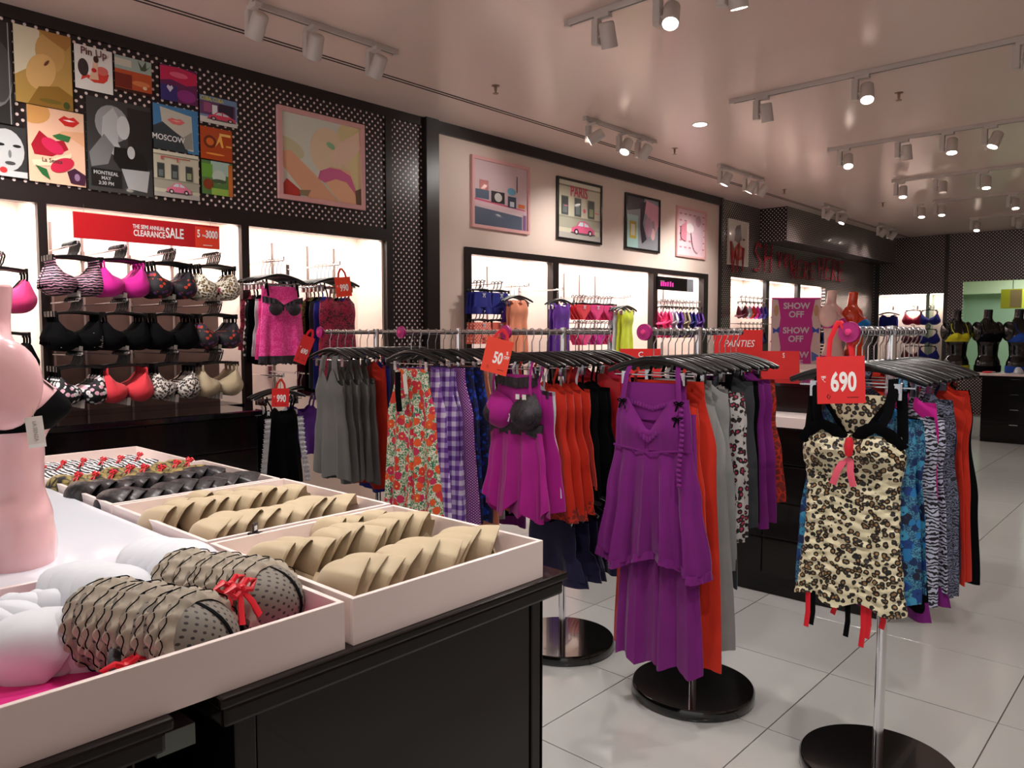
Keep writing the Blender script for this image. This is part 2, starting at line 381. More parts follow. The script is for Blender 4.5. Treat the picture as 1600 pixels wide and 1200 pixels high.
# back wall with niche and an opening into the next room
wb = struct('wall_back'); XB = 16.0
def bp(name, m, *b): return obj(name, box(*b), m, wb)
for y0, y1, z0, z1 in ((4.92, 5.4, 0, CEIL), (3.71, 4.92, 2.22, CEIL), (3.71, 4.92, 0, .7), (3.44, 3.71, 0, CEIL), (1.2, 3.44, 2.42, CEIL), (1.2, 3.44, 0, .7), (-6, 1.2, 0, CEIL)):
    bp('dotted_panel', M_dotY, XB, XB + .06, y0, y1, z0, z1)
bp('niche_back', M_niche, XB + .36, XB + .40, 3.71, 4.92, .7, 2.3); bp('niche_soffit', M_niche, XB + .06, XB + .36, 3.71, 4.92, 2.25, 2.3)
for y in (3.71, 4.90): bp('niche_side', M_niche, XB + .06, XB + .36, y, y + .02, .7, 2.25)
bp('edge_strip', M_post, XB - .012, XB, 3.69, 3.75, 0, CEIL); bp('edge_strip', M_post, XB - .012, XB, 4.88, 4.96, 0, CEIL)
M_teal = mat('teal_paint', (152, 172, 150), .5); M_teal2 = mat('pale_green_paint', (206, 214, 184), .5)
nr = struct('wall_beyond')
for b, m in (((18.8, 18.86, .6, 4.2, 0, 2.9), M_teal), ((16.06, 18.8, 4.0, 4.06, 0, 2.9), M_teal), ((16.06, 18.8, .6, .66, 0, 2.9), M_teal2), ((16.06, 18.8, .6, 4.06, 2.85, 2.9), M_teal2), ((16.06, 18.8, .6, 4.06, -.05, 0), M_teal2), ((18.5, 18.8, 1.2, 4.0, 2.3, 2.85), M_teal2)):
    obj('panel', box(*b), m, nr)
t = thing('hanging_sign_box', 'yellow and brown box sign hanging in the green-lit opening of the back wall', 'sign', (17.2, 2.86, 1.95))
obj('box', box(-.12, .12, -.17, .17, 0, .36), mat('yellow_box', (196, 190, 40), .5), t); obj('side_print', box(-.121, -.118, -.16, .02, .02, .34), mat('brown_print', (168, 140, 96), .5), t)
obj('hanger_rod', MB().tube([(0, 0, .36), (0, 0, .9)], .008), M_steel, t)
ld = bpy.data.lights.new('opening_lamp', 'AREA'); ld.energy = 38; ld.size = 1.2; ld.color = (.9, 1, .94)
lo = bpy.data.objects.new('opening_lamp', ld); COL.objects.link(lo); lo.location = (17.4, 2.4, 2.8)
struct('wall_right', box(-4, 16.0, -6, -5.9, 0, CEIL), M_beige)

# ---------------------------------------------------------------- lights in the niches
def strip(x0, x1, y, z, label, axis='x'):
    L = x1 - x0; c = (x0 + x1) / 2
    t = thing('light_strip', label, 'light strip', (c, y, z) if axis == 'x' else (y, c, z), (0, 0, 0) if axis == 'x' else (0, 0, -PI / 2), 'strip lights inside the wall niches')
    obj('housing', box(-L / 2, L / 2, -.03, .03, .0, .02), M_whiteP, t); obj('diffuser', box(-L / 2 + .01, L / 2 - .01, -.02, .02, -.008, .0), M_strip, t)
    d = bpy.data.lights.new('niche_lamp', 'AREA'); d.shape = 'RECTANGLE'; d.size = L * .95; d.size_y = .06; d.energy = STRIP_W * L; d.color = (1, .93, .88)
    l = bpy.data.objects.new('niche_lamp', d); COL.objects.link(l); l.parent = t; l.location = (0, 0, -.012); l.rotation_euler = (R(8), 0, 0)
for i, (a, b, s) in enumerate(((.08, 1.44, 'the left-edge bay'), (1.51, 2.68, 'the bra display bay'), (2.76, 3.93, 'the pink babydoll bay'), (4.91, 6.04, 'the blue shorts bay'), (6.16, 7.92, 'the pink panties bay'), (8.05, 9.15, 'the bay with the black sign'), (10.0, 11.09, 'the first bay under the red lettering'), (11.22, 12.26, 'the second bay under the red lettering'), (12.4, 13.47, 'the third bay under the red lettering'))):
    strip(a, b, 5.12, 2.272, 'white strip light under the soffit of ' + s)
strip(3.74, 4.88, XB + .13, 2.22, 'white strip light in the niche of the back wall', 'y')

# ---------------------------------------------------------------- ceiling tracks and heads
def track(x0, y0, x1, y1, label):
    L = math.hypot(x1 - x0, y1 - y0); t = thing('light_track', label, 'light track', (x0, y0, CEIL), (0, 0, math.atan2(y1 - y0, x1 - x0)), 'ceiling light tracks')
    obj('rail', box(0, L, -.018, .018, -.032, 0), M_whiteP, t, bevel=.003); obj('slot', box(.02, L - .02, -.006, .006, -.0335, -.03), mat('track_slot', (120, 112, 108), .5), t)
    for x in (0, L): obj('end_cap', box(x - .012, x + .012, -.02, .02, -.035, 0), M_whiteP, t)
house = cached(('lamp_housing',), lambda: MB().lathe([(.0, .07), (.036, .07), (.044, .062), (.046, -.065), (.041, -.065), (.040, -.045)], 20))
lens = cached(('lens',), lambda: MB().lathe([(.0, -.046), (.040, -.046), (.0401, -.05), (.0, -.05)], 20))
HN = [0]
def head(x, y, on, aim, label, side=1, w=1.0):
    t = thing('track_spotlight', label, 'spotlight', (x, y, CEIL), (0, 0, 0), 'track spotlights')
    obj('adapter', box(-.02, .02, -.05, .05, -.055, -.03), M_whiteP, t, bevel=.004)
    obj('driver_box', box(-.022, .022, side * .045 - .022, side * .045 + .022, -.19, -.05), M_whiteP, t, bevel=.005)
    h = obj('lamp_housing', house, M_whiteP, t, (0, -side * .035, -.155)); v = Vector(aim).normalized(); h.rotation_euler = v.to_track_quat('-Z', 'Y').to_euler()
    obj('lens', lens, M_lampon if on else M_lampoff, h)
    obj('pivot', MB().tube([(0, side * .03, -.15), (0, -.0 * side, -.15)], .012), M_whiteP, t)
    if on:
        d = bpy.data.lights.new('spot', 'SPOT'); d.energy = SPOT_W * w; d.spot_size = R(95); d.spot_blend = .8; d.shadow_soft_size = .05; d.color = (1, .955, .915)
        l = bpy.data.objects.new('spot', d); COL.objects.link(l); l.parent = h; l.location = (0, 0, -.056)
wall = (.05, 1, -1.25); dn = (-.25, -.05, -1)
track(2.23, 3.95, 3.22, 3.95, 'white track nearest the collage wall'); track(5.26, 3.97, 6.33, 3.97, 'white track in front of the beige wall pictures')
track(7.67, 4.0, 8.73, 4.0, 'white track before the dotted section with red lettering'); track(10.95, 4.12, 11.8, 4.12, 'white track beside the dotted bulkhead'); track(13.5, 4.18, 14.4, 4.18, 'white track at the far end of the bulkhead')
for x, tx, y0, y1 in ((3.6, 'nearest cross track, at the top edge', 2.85, -2.0), (5.65, 'second cross track', 2.85, -2.6), (7.75, 'third cross track', 2.87, -2.6), (9.88, 'fourth cross track', 2.9, -2.6), (11.75, 'fifth cross track', 2.92, -2.6), (13.9, 'sixth cross track', 2.92, -2.6)):
    track(x, y0, x, y1, 'long white ' + tx + ' from the camera')
track(-1.0, 3.95, 1.25, 3.95, 'added white track at the upper left, out of view'); track(1.5, -3.6, 9.5, -3.6, 'added white track along the right-hand wall, out of view')  # unseen tracks, added to carry fill heads for the left and right walls
track(1.3, 3.2, 1.3, -2.0, 'white track overhead behind the view')
hs = [(2.22, 3.92, 0, wall, 'unlit white spotlight, leftmost at the top edge', 1), (2.6, 3.95, 0, (.3, .9, -1.2), 'unlit white spotlight, middle of the collage-wall track', 1), (3.05, 3.95, 0, wall, 'unlit white spotlight at the right end of the collage-wall track', 1),
      (5.36, 3.97, 1, (-.65, 1, -.65), 'spotlight at the near end of the beige-wall track', 1), (5.82, 3.97, 1, (-.7, .0, -1.1), 'bright spotlight facing out, middle of the beige-wall track', 1), (6.12, 3.97, 1, wall, 'spotlight at the far end of the beige-wall track', 1),
      (7.78, 4.0, 1, (-.3, .5, -1.2), 'first spotlight of the track before the lettering wall', 1), (8.38, 4.0, 1, (-.2, .6, -1.1), 'middle spotlight of the track before the lettering wall', 1), (8.68, 4.0, 1, wall, 'last spotlight of the track before the lettering wall', 1),
      (11.1, 4.12, 1, wall, 'near spotlight beside the dotted bulkhead', 1), (11.65, 4.12, 1, (-.4, .3, -1), 'far spotlight beside the dotted bulkhead', 1), (13.68, 4.18, 1, wall, 'near spotlight at the far end of the bulkhead', 1), (14.2, 4.18, 1, wall, 'far spotlight at the far end of the bulkhead', 1),
      (3.6, 2.6, 1, (.45, .1, -1), 'warm spotlight at the left end of the nearest cross track', 1), (3.6, 2.2, 1, (-.55, -.25, -1), 'bright round spotlight at the top edge, middle', 1), (3.6, 1.83, 1, (.3, 0, -1), 'spotlight cut by the top edge on the nearest cross track', 1),
      (5.65, 2.6, 0, (.3, 0, -1), 'unlit spotlight at the left end of the second cross track', 1), (5.65, 1.88, 1, (-.5, -.2, -1), 'dazzling spotlight on the second cross track', 1), (5.65, .93, 0, dn, 'unlit spotlight at the right edge on the second cross track', 1),
      (7.75, 2.72, 1, (-.5, -.2, -1), 'starry bright spotlight at the left end of the third cross track', 1), (7.75, 2.2, 0, (.3, 0, -1), 'unlit spotlight on the third cross track', 1), (7.75, 1.83, 1, dn, 'lit spotlight, third on the third cross track', 1), (7.75, 1.5, 1, (-.3, .3, -1), 'tilted lit spotlight, rightmost on the third cross track', 1),
      (9.88, 2.82, 1, dn, 'lit spotlight at the left end of the fourth cross track', 1), (9.88, 2.4, 0, dn, 'unlit spotlight on the fourth cross track', 1), (9.88, 1.97, 1, dn, 'lit spotlight at the right of the fourth cross track', 1),
      (11.75, 3.1, 1, dn, 'lit spotlight at the left end of the fifth cross track', 1), (11.75, 2.85, 1, dn, 'small warm spotlight, second on the fifth cross track', 1), (11.75, 2.0, 1, dn, 'lit spotlight at the right edge on the fifth cross track', 1),
      (13.9, 2.86, 1, (-.4, 0, -1), 'bright spotlight in front of the back wall', 1), (13.9, 2.3, 1, (1, .2, -.8), 'spotlight aimed at the back wall', 1)]
for h in hs: head(*h, (.35 if h[0] < 5.4 else 1.5) if h[1] > 3.9 and 5 < h[0] < 9 else .3 if h[0] > 10.5 else .7 if h[0] > 7 else 1.0)
for i, (x, y, a, w) in enumerate(((3.6, .9, (-.4, .3, -1), 1), (1.3, 3.05, (-.35, -.12, -1), 1.9), (1.3, 2.3, (-.2, -.0, -1), 1.4), (1.3, 1.5, (.05, .2, -1), 1.5), (1.3, .5, (.5, .25, -1), 1.2), (1.3, -.7, (.5, .4, -1), 1.2), (7.75, .4, dn, .5), (1.1, 3.95, (.35, .8, -1.5), 1.5), (.2, 3.95, (1.2, .9, -1.4), 1.6), (-.6, 3.95, (2.0, .9, -1.6), 1.6), (2.0, -3.6, (0, -1, -.9), 1), (5.0, -3.6, (0, -1, -.9), 1), (9.0, -3.6, (0, -1, -.9), 1))):
    head(x, y, 1, a, 'lit white spotlight added beyond the frame, %s of those out of view' % ORD[i], 1, w)  # unseen wall heads added as fill: left brightens bras, right brightens chrome reflections
t = thing('downlight', 'bright recessed downlight alone in the ceiling between the tracks', 'downlight', (6.12, 3.38, CEIL))
obj('rim', MB().lathe([(.055, 0), (.07, 0), (.068, -.006), (.055, -.004)], 24), M_whiteP, t); obj('lens', MB().lathe([(.0, -.0075), (.05, -.0075), (.056, -.006), (0, -.006)], 24), M_lampon, t)
d = bpy.data.lights.new('spot', 'SPOT'); d.energy = SPOT_W; d.spot_size = R(100); d.spot_blend = .8; d.shadow_soft_size = .05; d.color = (1, .95, .9)
l = bpy.data.objects.new('spot', d); COL.objects.link(l); l.parent = t; l.location = (0, 0, -.02)
M_brass = mat('sprinkler_metal', (150, 120, 104), .35, .6)
for i, (x, y, s) in enumerate(((4.17, 3.97, 'above the dotted corner strip'), (6.75, 4.0, 'above the pink-framed picture of a woman'), (6.34, 1.84, 'right of the dazzling spotlight'), (9.6, 4.1, 'near the bulkhead corner'), (11.5, 3.5, 'at the far end of the ceiling'), (9.2, 1.2, 'at the right edge between the tracks'))):
    t = thing('sprinkler', 'small metal fire sprinkler on the ceiling ' + s, 'sprinkler', (x, y, CEIL))
    obj('flange', MB().lathe([(.0, -.004), (.03, -.003), (.03, 0), (0, 0)], 16), M_brass, t); obj('body', MB().lathe([(.01, 0), (.01, -.03), (.006, -.045), (.006, -.05)], 10), M_brass, t)
    obj('deflector', MB().lathe([(.0, -.055), (.022, -.055), (.022, -.058), (0, -.058)], 12), M_brass, t)
# ---------------------------------------------------------------- generators: hangers, cloth, bras, mannequins, tags
def arc(cx, cz, r, a0, a1, n=8, y=0): return [(cx + r * math.cos(R(a0 + (a1 - a0) * i / n)), y, cz + r * math.sin(R(a0 + (a1 - a0) * i / n))) for i in range(n + 1)]
def hook_mb(r, zb, wire): return MB().tube([(0, 0, zb), (0, 0, -r * 2.6), (r * .55, 0, -r * 1.7)] + arc(0, 0, r, -35, 185, 9), wire, 6, up=(0, 1, 0))
def arms_mb(hw, zc, ze, th):
    pts = [(hw * t, 0, zc - (zc - ze) * abs(t) ** 1.7) for t in [-1 + i / 6 for i in range(13)]]
    return MB().tube(pts, [th * .8] + [th] * 4 + [th * 1.2] * 3 + [th] * 4 + [th * .8], 8, 1.0, up=(0, 0, 1))
H_hook = cached(('hook',), lambda: hook_mb(.0165, -.105, .0022)); H_arms = cached(('arms',), lambda: arms_mb(.195, -.10, -.148, .0105))
H_bar = cached(('clip_bar',), lambda: MB().tube([(-.165, 0, -.160), (.165, 0, -.160)], .0028, 6)); H_clip = cached(('clip',), lambda: MB().box(-.011, .011, -.009, .009, -.195, -.148).box(-.008, .008, -.012, -.009, -.175, -.150))
B_hook = cached(('bra_hook',), lambda: hook_mb(.021, -.066, .0046)); B_arms = cached(('bra_arms',), lambda: arms_mb(.125, -.062, -.074, .0075)); B_end = cached(('bra_end',), lambda: MB().box(-.007, .007, -.006, .006, -.09, -.06))
def hanger(label, loc, rz=0, clips=True, group=None):
    t = thing('clothes_hanger', label, 'hanger', loc, rz, group)
    obj('hook', H_hook, M_steel, t); obj('arms', H_arms, M_hang, t)
    if clips:
        obj('clip_bar', H_bar, M_steel, t)
        for x in (-.12, .12): obj('clip', H_clip, M_steel, t, (x, 0, 0))
    return t
def bra_hanger(label, loc, rz=0, group=None, hookm=None):
    t = thing('bra_hanger', label, 'hanger', loc, rz, group)
    obj('hook', B_hook, hookm or M_hang, t); obj('arms', B_arms, M_hang, t)
    for x in (-.118, .118): obj('end_clip', B_end, M_hang, t, (x, 0, 0))
    return t

def cloth(prof, n=40, k=5, ph=0.0, step=.025, cups=(), hem=0.0, hemk=3, ruche=0.0, xs=.8, top=None):
    """hanging cloth tube in local XZ, facing -Y; prof = (z, half width, half depth, fold, x offset)"""
    zs = []; z = prof[0][0]
    while z > prof[-1][0] + step * .5: zs.append(z); z -= step
    zs.append(prof[-1][0]); rows = []; zt = prof[0][0]; zb = prof[-1][0]
    for z in zs:
        for a, b in zip(prof, prof[1:]):
            if b[0] <= z <= a[0]: break
        t = (a[0] - z) / max(1e-6, a[0] - b[0]); t = t * t * (3 - 2 * t) if len(prof) > 2 else t
        w, d, am = [a[q] + (b[q] - a[q]) * t for q in (1, 2, 3)]; xo = (a[4] if len(a) > 4 else 0) * (1 - t) + (b[4] if len(b) > 4 else 0) * t
        row = []; fr = (zt - z) / max(1e-6, zt - zb)
        for i in range(n):
            th = 2 * PI * i / n; c = math.cos(th); s = math.sin(th)
            x = math.copysign(abs(c) ** xs, c); y = d * math.copysign(abs(s) ** .8, s)
            y += am * (math.sin(k * PI * x * .5 + ph + .5 * math.sin(4 * z)) + .45 * math.sin(2.3 * k * PI * x * .5 + 2 * ph))
            if ruche and s < .3: y -= ruche * (math.sin(z * 240 + 3 * math.sin(x * 5 + ph)) + .6 * math.sin(z * 150 + x * 9)) * .5
            X = xo + w * x * (1 + .012 * math.sin(9 * z + ph)); Z_ = z
            if s < .2:
                for (cx, cz, h, r) in cups: y -= h * math.exp(-((X - cx) ** 2 + (z - cz) ** 2) / (r * r))
            if hem: Z_ += hem * fr ** 3 * math.sin(hemk * PI * x * .5 + ph * 1.7)
            if top and s < .25: Z_ += top(x) * max(0.0, 1 - (zt - z) / .14) ** 1.3
            row.append((X, y, Z_))
        rows.append(row)
    return MB().rings(rows)
def ribbon(pts, w, th=.12, up=(0, 1, 0)): return MB().tube(pts, w / 2, 8, th, up)
def ruffle(pts, h, amp, waves, n=60, y0=0.0, tilt=0.0, dv=(0, 0, -1)):
    """gathered strip hanging h below a polyline (double layer)"""
    pts = [Vector(p) for p in pts]; L = [0]
    for a, b in zip(pts, pts[1:]): L.append(L[-1] + (b - a).length)
    r0 = []; r1 = []; r2 = []
    for i in range(n + 1):
        s = L[-1] * i / n; q = 0
        while q < len(pts) - 2 and L[q + 1] < s: q += 1
        p = pts[q].lerp(pts[q + 1], (s - L[q]) / max(1e-6, L[q + 1] - L[q])); wv = math.sin(2 * PI * waves * i / n)
        r0.append(p + Vector((0, -.002, 0))); D_ = Vector(dv); r1.append(p + Vector((0, -.004 + amp * .5 * wv - tilt * .5, 0)) + D_ * h * .5); r2.append(p + Vector((0, -.003 + amp * wv - tilt, 0)) + D_ * h * (1 + .12 * math.sin(4 * PI * waves * i / n)))
    return MB().rings([r0, r1, r2], closed=False)
def bow_mb(s=1.0):
    m = MB(); 
    for d in (-1, 1): m.tube([(0, -.004, 0), (d * .010 * s, -.008, .006 * s), (d * .020 * s, -.006, .003 * s), (d * .012 * s, -.006, -.004 * s), (0, -.004, 0)], .003 * s, 6, 1); m.tube([(0, -.004, 0), (d * .008 * s, -.006, -.014 * s), (d * .013 * s, -.005, -.030 * s)], [.003 * s, .004 * s, .0045 * s], 6, .3, (0, 1, 0))
    return m.lathe([(0, -.004 * s), (.004 * s, -.002 * s), (.004 * s, .003 * s), (0, .005 * s)], 8, (0, -.006, 0))
BOW = cached(('bow',), bow_mb)

def cup_mb(side, Rr=.080, D=.056, top=.62, peak=.85, th=.004, n=26, nr=7, inner=0.0):
    def P(rho, phi, off):
        c = math.cos(phi); s = math.sin(phi); rx = Rr * 1.06; rz = Rr * .98 if s < 0 else Rr * (top + peak * math.exp(-((math.degrees(phi) - 62) / 24) ** 2) + inner * math.exp(-((math.degrees(phi) - 140) / 24) ** 2))
        if s < 0: rz = Rr * .98
        x = rho * rx * c; z = rho * rz * s
        y = -D * (1 - rho ** 2.3) ** .85 * (1 - .22 * z / Rr) if rho < 1 else 0
        return (side * x * (1 - off * 1.2 / Rr * .5), y + off, z)
    outer = [[P(j / nr, 2 * PI * i / n, 0) for i in range(n)] for j in range(1, nr + 1)]
    inner = [[P(j / nr, 2 * PI * i / n, th) for i in range(n)] for j in range(1, nr + 1)]
    rows = outer + list(reversed(inner))
    m = MB().rings(rows, cap0=True, cap1=True); return m
CUP = {s: cached(('cup', s), lambda s=s: cup_mb(s)) for s in (-1, 1)}
FULL = {s: cached(('cup_full', s), lambda s=s: cup_mb(s, .082, .078, .36, .26, .0045, 44, 11, .2)) for s in (-1, 1)}
ROUND = {s: cached(('cup_round', s), lambda s=s: cup_mb(s, .080, .072, .86, .1, .0045, 30, 10)) for s in (-1, 1)}
BAND = cached(('band',), lambda: MB().tube([(-.148, .0, -.235), (-.145, .022, -.25), (-.11, .04, -.262), (0, .05, -.268), (.11, .04, -.262), (.145, .022, -.25), (.148, 0, -.235)], .017, 8, .12, (0, 1, 0)).box(-.014, .014, -.006, .0, -.262, -.225))
STRAP = {s: cached(('strap', s), lambda s=s: ribbon([(s * .118, -.004, -.074), (s * .119, -.008, -.095), (s * .118, -.010, -.115), (s * .115, -.008, -.135)], .012)) for s in (-1, 1)}
CTAG = cached(('care_tag',), lambda: MB().box(-.011, .011, -.001, .001, -.05, 0))
def bra(label, loc, m, m2=None, rz=0, group=None, strapm=None, bow=None, tagged=True, sc=1.0, rot=None):
    t = thing('bra', label, 'bra', loc, rot or (0, 0, rz), group); t.scale = (sc,) * 3
    for s in (-1, 1):
        obj('cup', CUP[s], m, t, (s * .081, -.002, -.222)); obj('strap', STRAP[s], strapm or m, t)
    obj('band', BAND, m2 or m, t)
    if bow: obj('bow', BOW, bow, t, (0, -.012, -.225))
    if tagged: obj('care_tag', CTAG, M_tagw, t, (.012, .012, -.27), (0, R(6), 0))
    return t
def tray_bra(label, loc, m, yaw, pitch, group=None, m2=None, bow=None, ruff=None, sep=.082, sc=1.0, roll=0.0, seed=0, twist=-.62, shape=None):
    rnd = random.Random(seed)
    q = Matrix.Rotation(yaw, 4, 'Z') @ Matrix.Rotation(-pitch, 4, 'X') @ Matrix.Rotation(roll, 4, 'Y')
    t = thing('bra', label, 'bra', loc, q.to_euler(), group); t.scale = (sc,) * 3
    for s in (-1, 1):
        c = obj('cup', (shape or FULL)[s], m, t, (s * sep, 0, 0), (rnd.uniform(-.08, .08), s * .1 + rnd.uniform(-.05, .05), twist + rnd.uniform(-.06, .06)))
        if ruff: obj('ruffle', cached(('cup_ruffle',), cup_ruffle), ruff, c); obj('piping', cached(('cup_piping',), cup_piping), F_black, c)
        if ruff: obj('seam', cached(('cup_seam',), lambda: MB().tube([(.006, -.072 * (1 - min(1, abs(z / (.0784 if z < 0 else .0690))) ** 2.3) ** .85 * (1 - .22 * z / .08) - .0022, z) for z in [-.072 + .0138 * i for i in range(11)]], .004, 6, .3, (0, 1, 0))), F_black, c)
    obj('band', cached(('tray_band',), lambda: MB().tube([(-.11, .008, -.01), (-.10, .02, -.015), (-.04, .026, -.02), (.04, .026, -.02), (.10, .02, -.015), (.11, .008, -.01)], .016, 8, .12, (0, 1, 0)).box(-.016, .016, -.004, .003, -.045, .0)), m2 or m, t)
    if bow: obj('bow', cached(('bow_big',), lambda: bow_mb(1.9)) if ruff else cached(("bow_mid",), lambda: bow_mb(1.25)), bow, t, (0, -.035, .045) if ruff else (0, -.04, .042))
    return t
def cup_ruffle():
    mb = MB(); n = 160; F = 14
    rows = []
    for j, (rr, yy, am) in enumerate(((.066, -.028, .0004), (.075, -.026, .0022), (.084, -.018, .0044), (.081, -.008, .003), (.076, .0, .001))):
        rows.append([((rr + am * math.sin(i * 2 * PI * F / n + .4 * j)) * 1.06 * math.cos(2 * PI * i / n), yy + am * 1.2 * math.sin(i * 2 * PI * F / n), (rr + am * math.sin(i * 2 * PI * F / n + .4 * j)) * (.98 if i > n / 2 else .90) * math.sin(2 * PI * i / n)) for i in range(n)])
    return mb.rings(rows)
def cup_piping():
    n = 80; mb = MB()
    p = [(.0845 * 1.06 * math.cos(2 * PI * i / n), -.019 - .005 * math.sin(i * 2 * PI * 14 / n), .0845 * (.98 if i > n / 2 else .90) * math.sin(2 * PI * i / n)) for i in range(n + 1)]
    return mb.tube(p, .0011, 5)

TOR = [(0, .158, .112, .0), (.05, .160, .115, .0), (.12, .150, .108, 0), (.22, .118, .088, 0), (.32, .126, .092, 0), (.42, .145, .098, .005), (.50, .152, .092, .01), (.56, .158, .08, .018), (.60, .150, .068, .024), (.63, .115, .058, .028), (.655, .07, .052, .03), (.69, .052, .05, .028), (.76, .050, .05, .022), (.79, .051, .051, .02)]
def torso_pt(z, th, off=0):
    for a, b in zip(TOR, TOR[1:]):
        if a[0] <= z <= b[0] + 1e-6: break
    t = (z - a[0]) / (b[0] - a[0]); t = t * t * (3 - 2 * t); w, d, yo = [a[q] + (b[q] - a[q]) * t for q in (1, 2, 3)]
    c = math.cos(th); s = math.sin(th); x = (w + off) * c; y = (d + off) * s + yo
    if s < 0: 
        k = min(1, -s * 2.2)
        for bx in (-.072, .072):
            dz = z - .445; r2 = ((x - bx) / .058) ** 2 + (dz / (.052 if dz < 0 else .075)) ** 2
            y -= .072 * math.exp(-r2) * k
    return (x, y, z)
def torso_patch(zlo, zhi, off, nz=8, n=64, a0=0.0, a1=2 * PI):
    rows = []
    for j in range(nz + 1):
        row = []
        for i in range(n + 1):
            th = a0 + (a1 - a0) * i / n; lo = zlo(th); hi = zhi(th); row.append(torso_pt(lo + (hi - lo) * j / nz, th, off))
        rows.append(row)
    return MB().rings(rows, closed=False)
def torso_mb():
    rows = []; N = 56
    for j in range(60):
        z = .79 * j / 59; rows.append([torso_pt(z, 2 * PI * i / N) for i in range(N)])
    m = MB().rings(rows, cap0=True, cap1=True)
    for s in (-1, 1):
        rr = [[(s * .140 + .050 * math.sin(a) * math.cos(2 * PI * i / 22), .026 + .094 * math.sin(a) * math.sin(2 * PI * i / 22), .520 - .125 * math.cos(a)) for i in range(22)] for a in [.03 + (PI - .06) * j / 16 for j in range(17)]]
        m.rings(rr, cap0=True, cap1=True)
    return m
TORSO = cached(('torso',), torso_mb)
frontness = lambda th: max(0.0, -math.sin(th))
BRA_P = cached(('worn_bra',), lambda: torso_patch(lambda th: .385 - .0 * frontness(th), lambda th: .425 + .095 * frontness(th) ** 1.5 * (.55 + .45 * abs(math.sin(2 * th))), .0045, 10))
PANT_P = cached(('worn_panty',), lambda: torso_patch(lambda th: .004 + .0 * frontness(th), lambda th: .085 - .012 * frontness(th), .004, 4))
WSTRAP = {s: cached(('worn_strap', s), lambda s=s: ribbon([Vector(torso_pt(z, -PI / 2 + s * .62 + s * (z - .5) * .6, .004)) for z in (.50, .53, .56, .59, .615)] + [Vector((s * .098, .03, .642))], .012)) for s in (-1, 1)}
def mannequin(label, loc, rz, m, sc=1.0):
    t = thing('mannequin_torso', label, 'mannequin', loc, rz); t.scale = (sc,) * 3
    obj('body', TORSO, m, t); obj('neck_cap', MB().lathe([(.0, .797), (.045, .797), (.049, .792), (.049, .788)], 24, (0, .02, 0)), m, t)
    return t
def worn(kind, label, loc, rz, m, sc=1.0):
    t = thing('worn_bra' if kind == 'bra' else 'worn_panties', label, 'bra' if kind == 'bra' else 'panties', loc, rz); t.scale = (sc,) * 3
    if kind == 'bra':
        obj('cups_and_band', BRA_P, m, t)
        for s in (-1, 1): obj('strap', WSTRAP[s], m, t)
    else: obj('brief', PANT_P, m, t); obj('waistband', cached(('waistband',), lambda: torso_patch(lambda th: .075 - .012 * frontness(th), lambda th: .09 - .012 * frontness(th), .006, 2)), m, t)
    return t

def price_tag(label, loc, rot, s, txt, m=None, small=None, h=None, rupee=True, ribm=None, rh=.07):
    h = h or s * 1.04; t = thing('price_tag', label, 'price tag', loc, rot)
    obj('card', box(-s / 2, s / 2, -.001, .001, -h, 0), m or M_red, t)
    text(txt, s * .58, t, M_white, (s * .05, -.0016, -h * .56), bold=.03, sx=.62)
    if rupee:
        u = s * .10; x = -s * .36; z = -h * .42
        mb = MB()
        for dz in (0, -.28): mb.box(x - u * .5, x + u * .5, -.0018, -.0012, z + u * (dz - .05), z + u * (dz + .08))
        mb.tube([(x - u * .1, -.0015, z), (x + u * .25, -.0015, z - u * .3), (x - u * .1, -.0015, z - u * .6), (x - u * .4, -.0015, z - u * .6)], u * .06, 4); mb.tube([(x - u * .3, -.0015, z - u * .6), (x + u * .35, -.0015, z - u * 1.3)], u * .06, 4)
        obj('rupee_sign', mb, M_white, t)
    if small: text(small, s * .17, t, M_white, (s * .36, -.0016, -h * .42), bold=.02, sx=.7)
    obj('scribble', MB().tube([(-s * .3, -.0014, -h * .86), (-s * .27, -.0014, -h * .80), (-s * .22, -.0014, -h * .84), (-s * .25, -.0014, -h * .9), (-s * .29, -.0014, -h * .86)], .0009, 4).tube([(s * .12 + i * s * .03, -.0014, -h * (.86 + .02 * (i % 2))) for i in range(9)], .0009, 4), M_hang, t)
    obj('ribbon_loop', ribbon([(-s * .25, .0, -.006), (-s * .2, .002, rh * .5), (-.004, .004, rh), (.004, .004, rh), (s * .2, .002, rh * .5), (s * .25, 0, -.006)], .014), ribm or F_ribred, t)
    return t

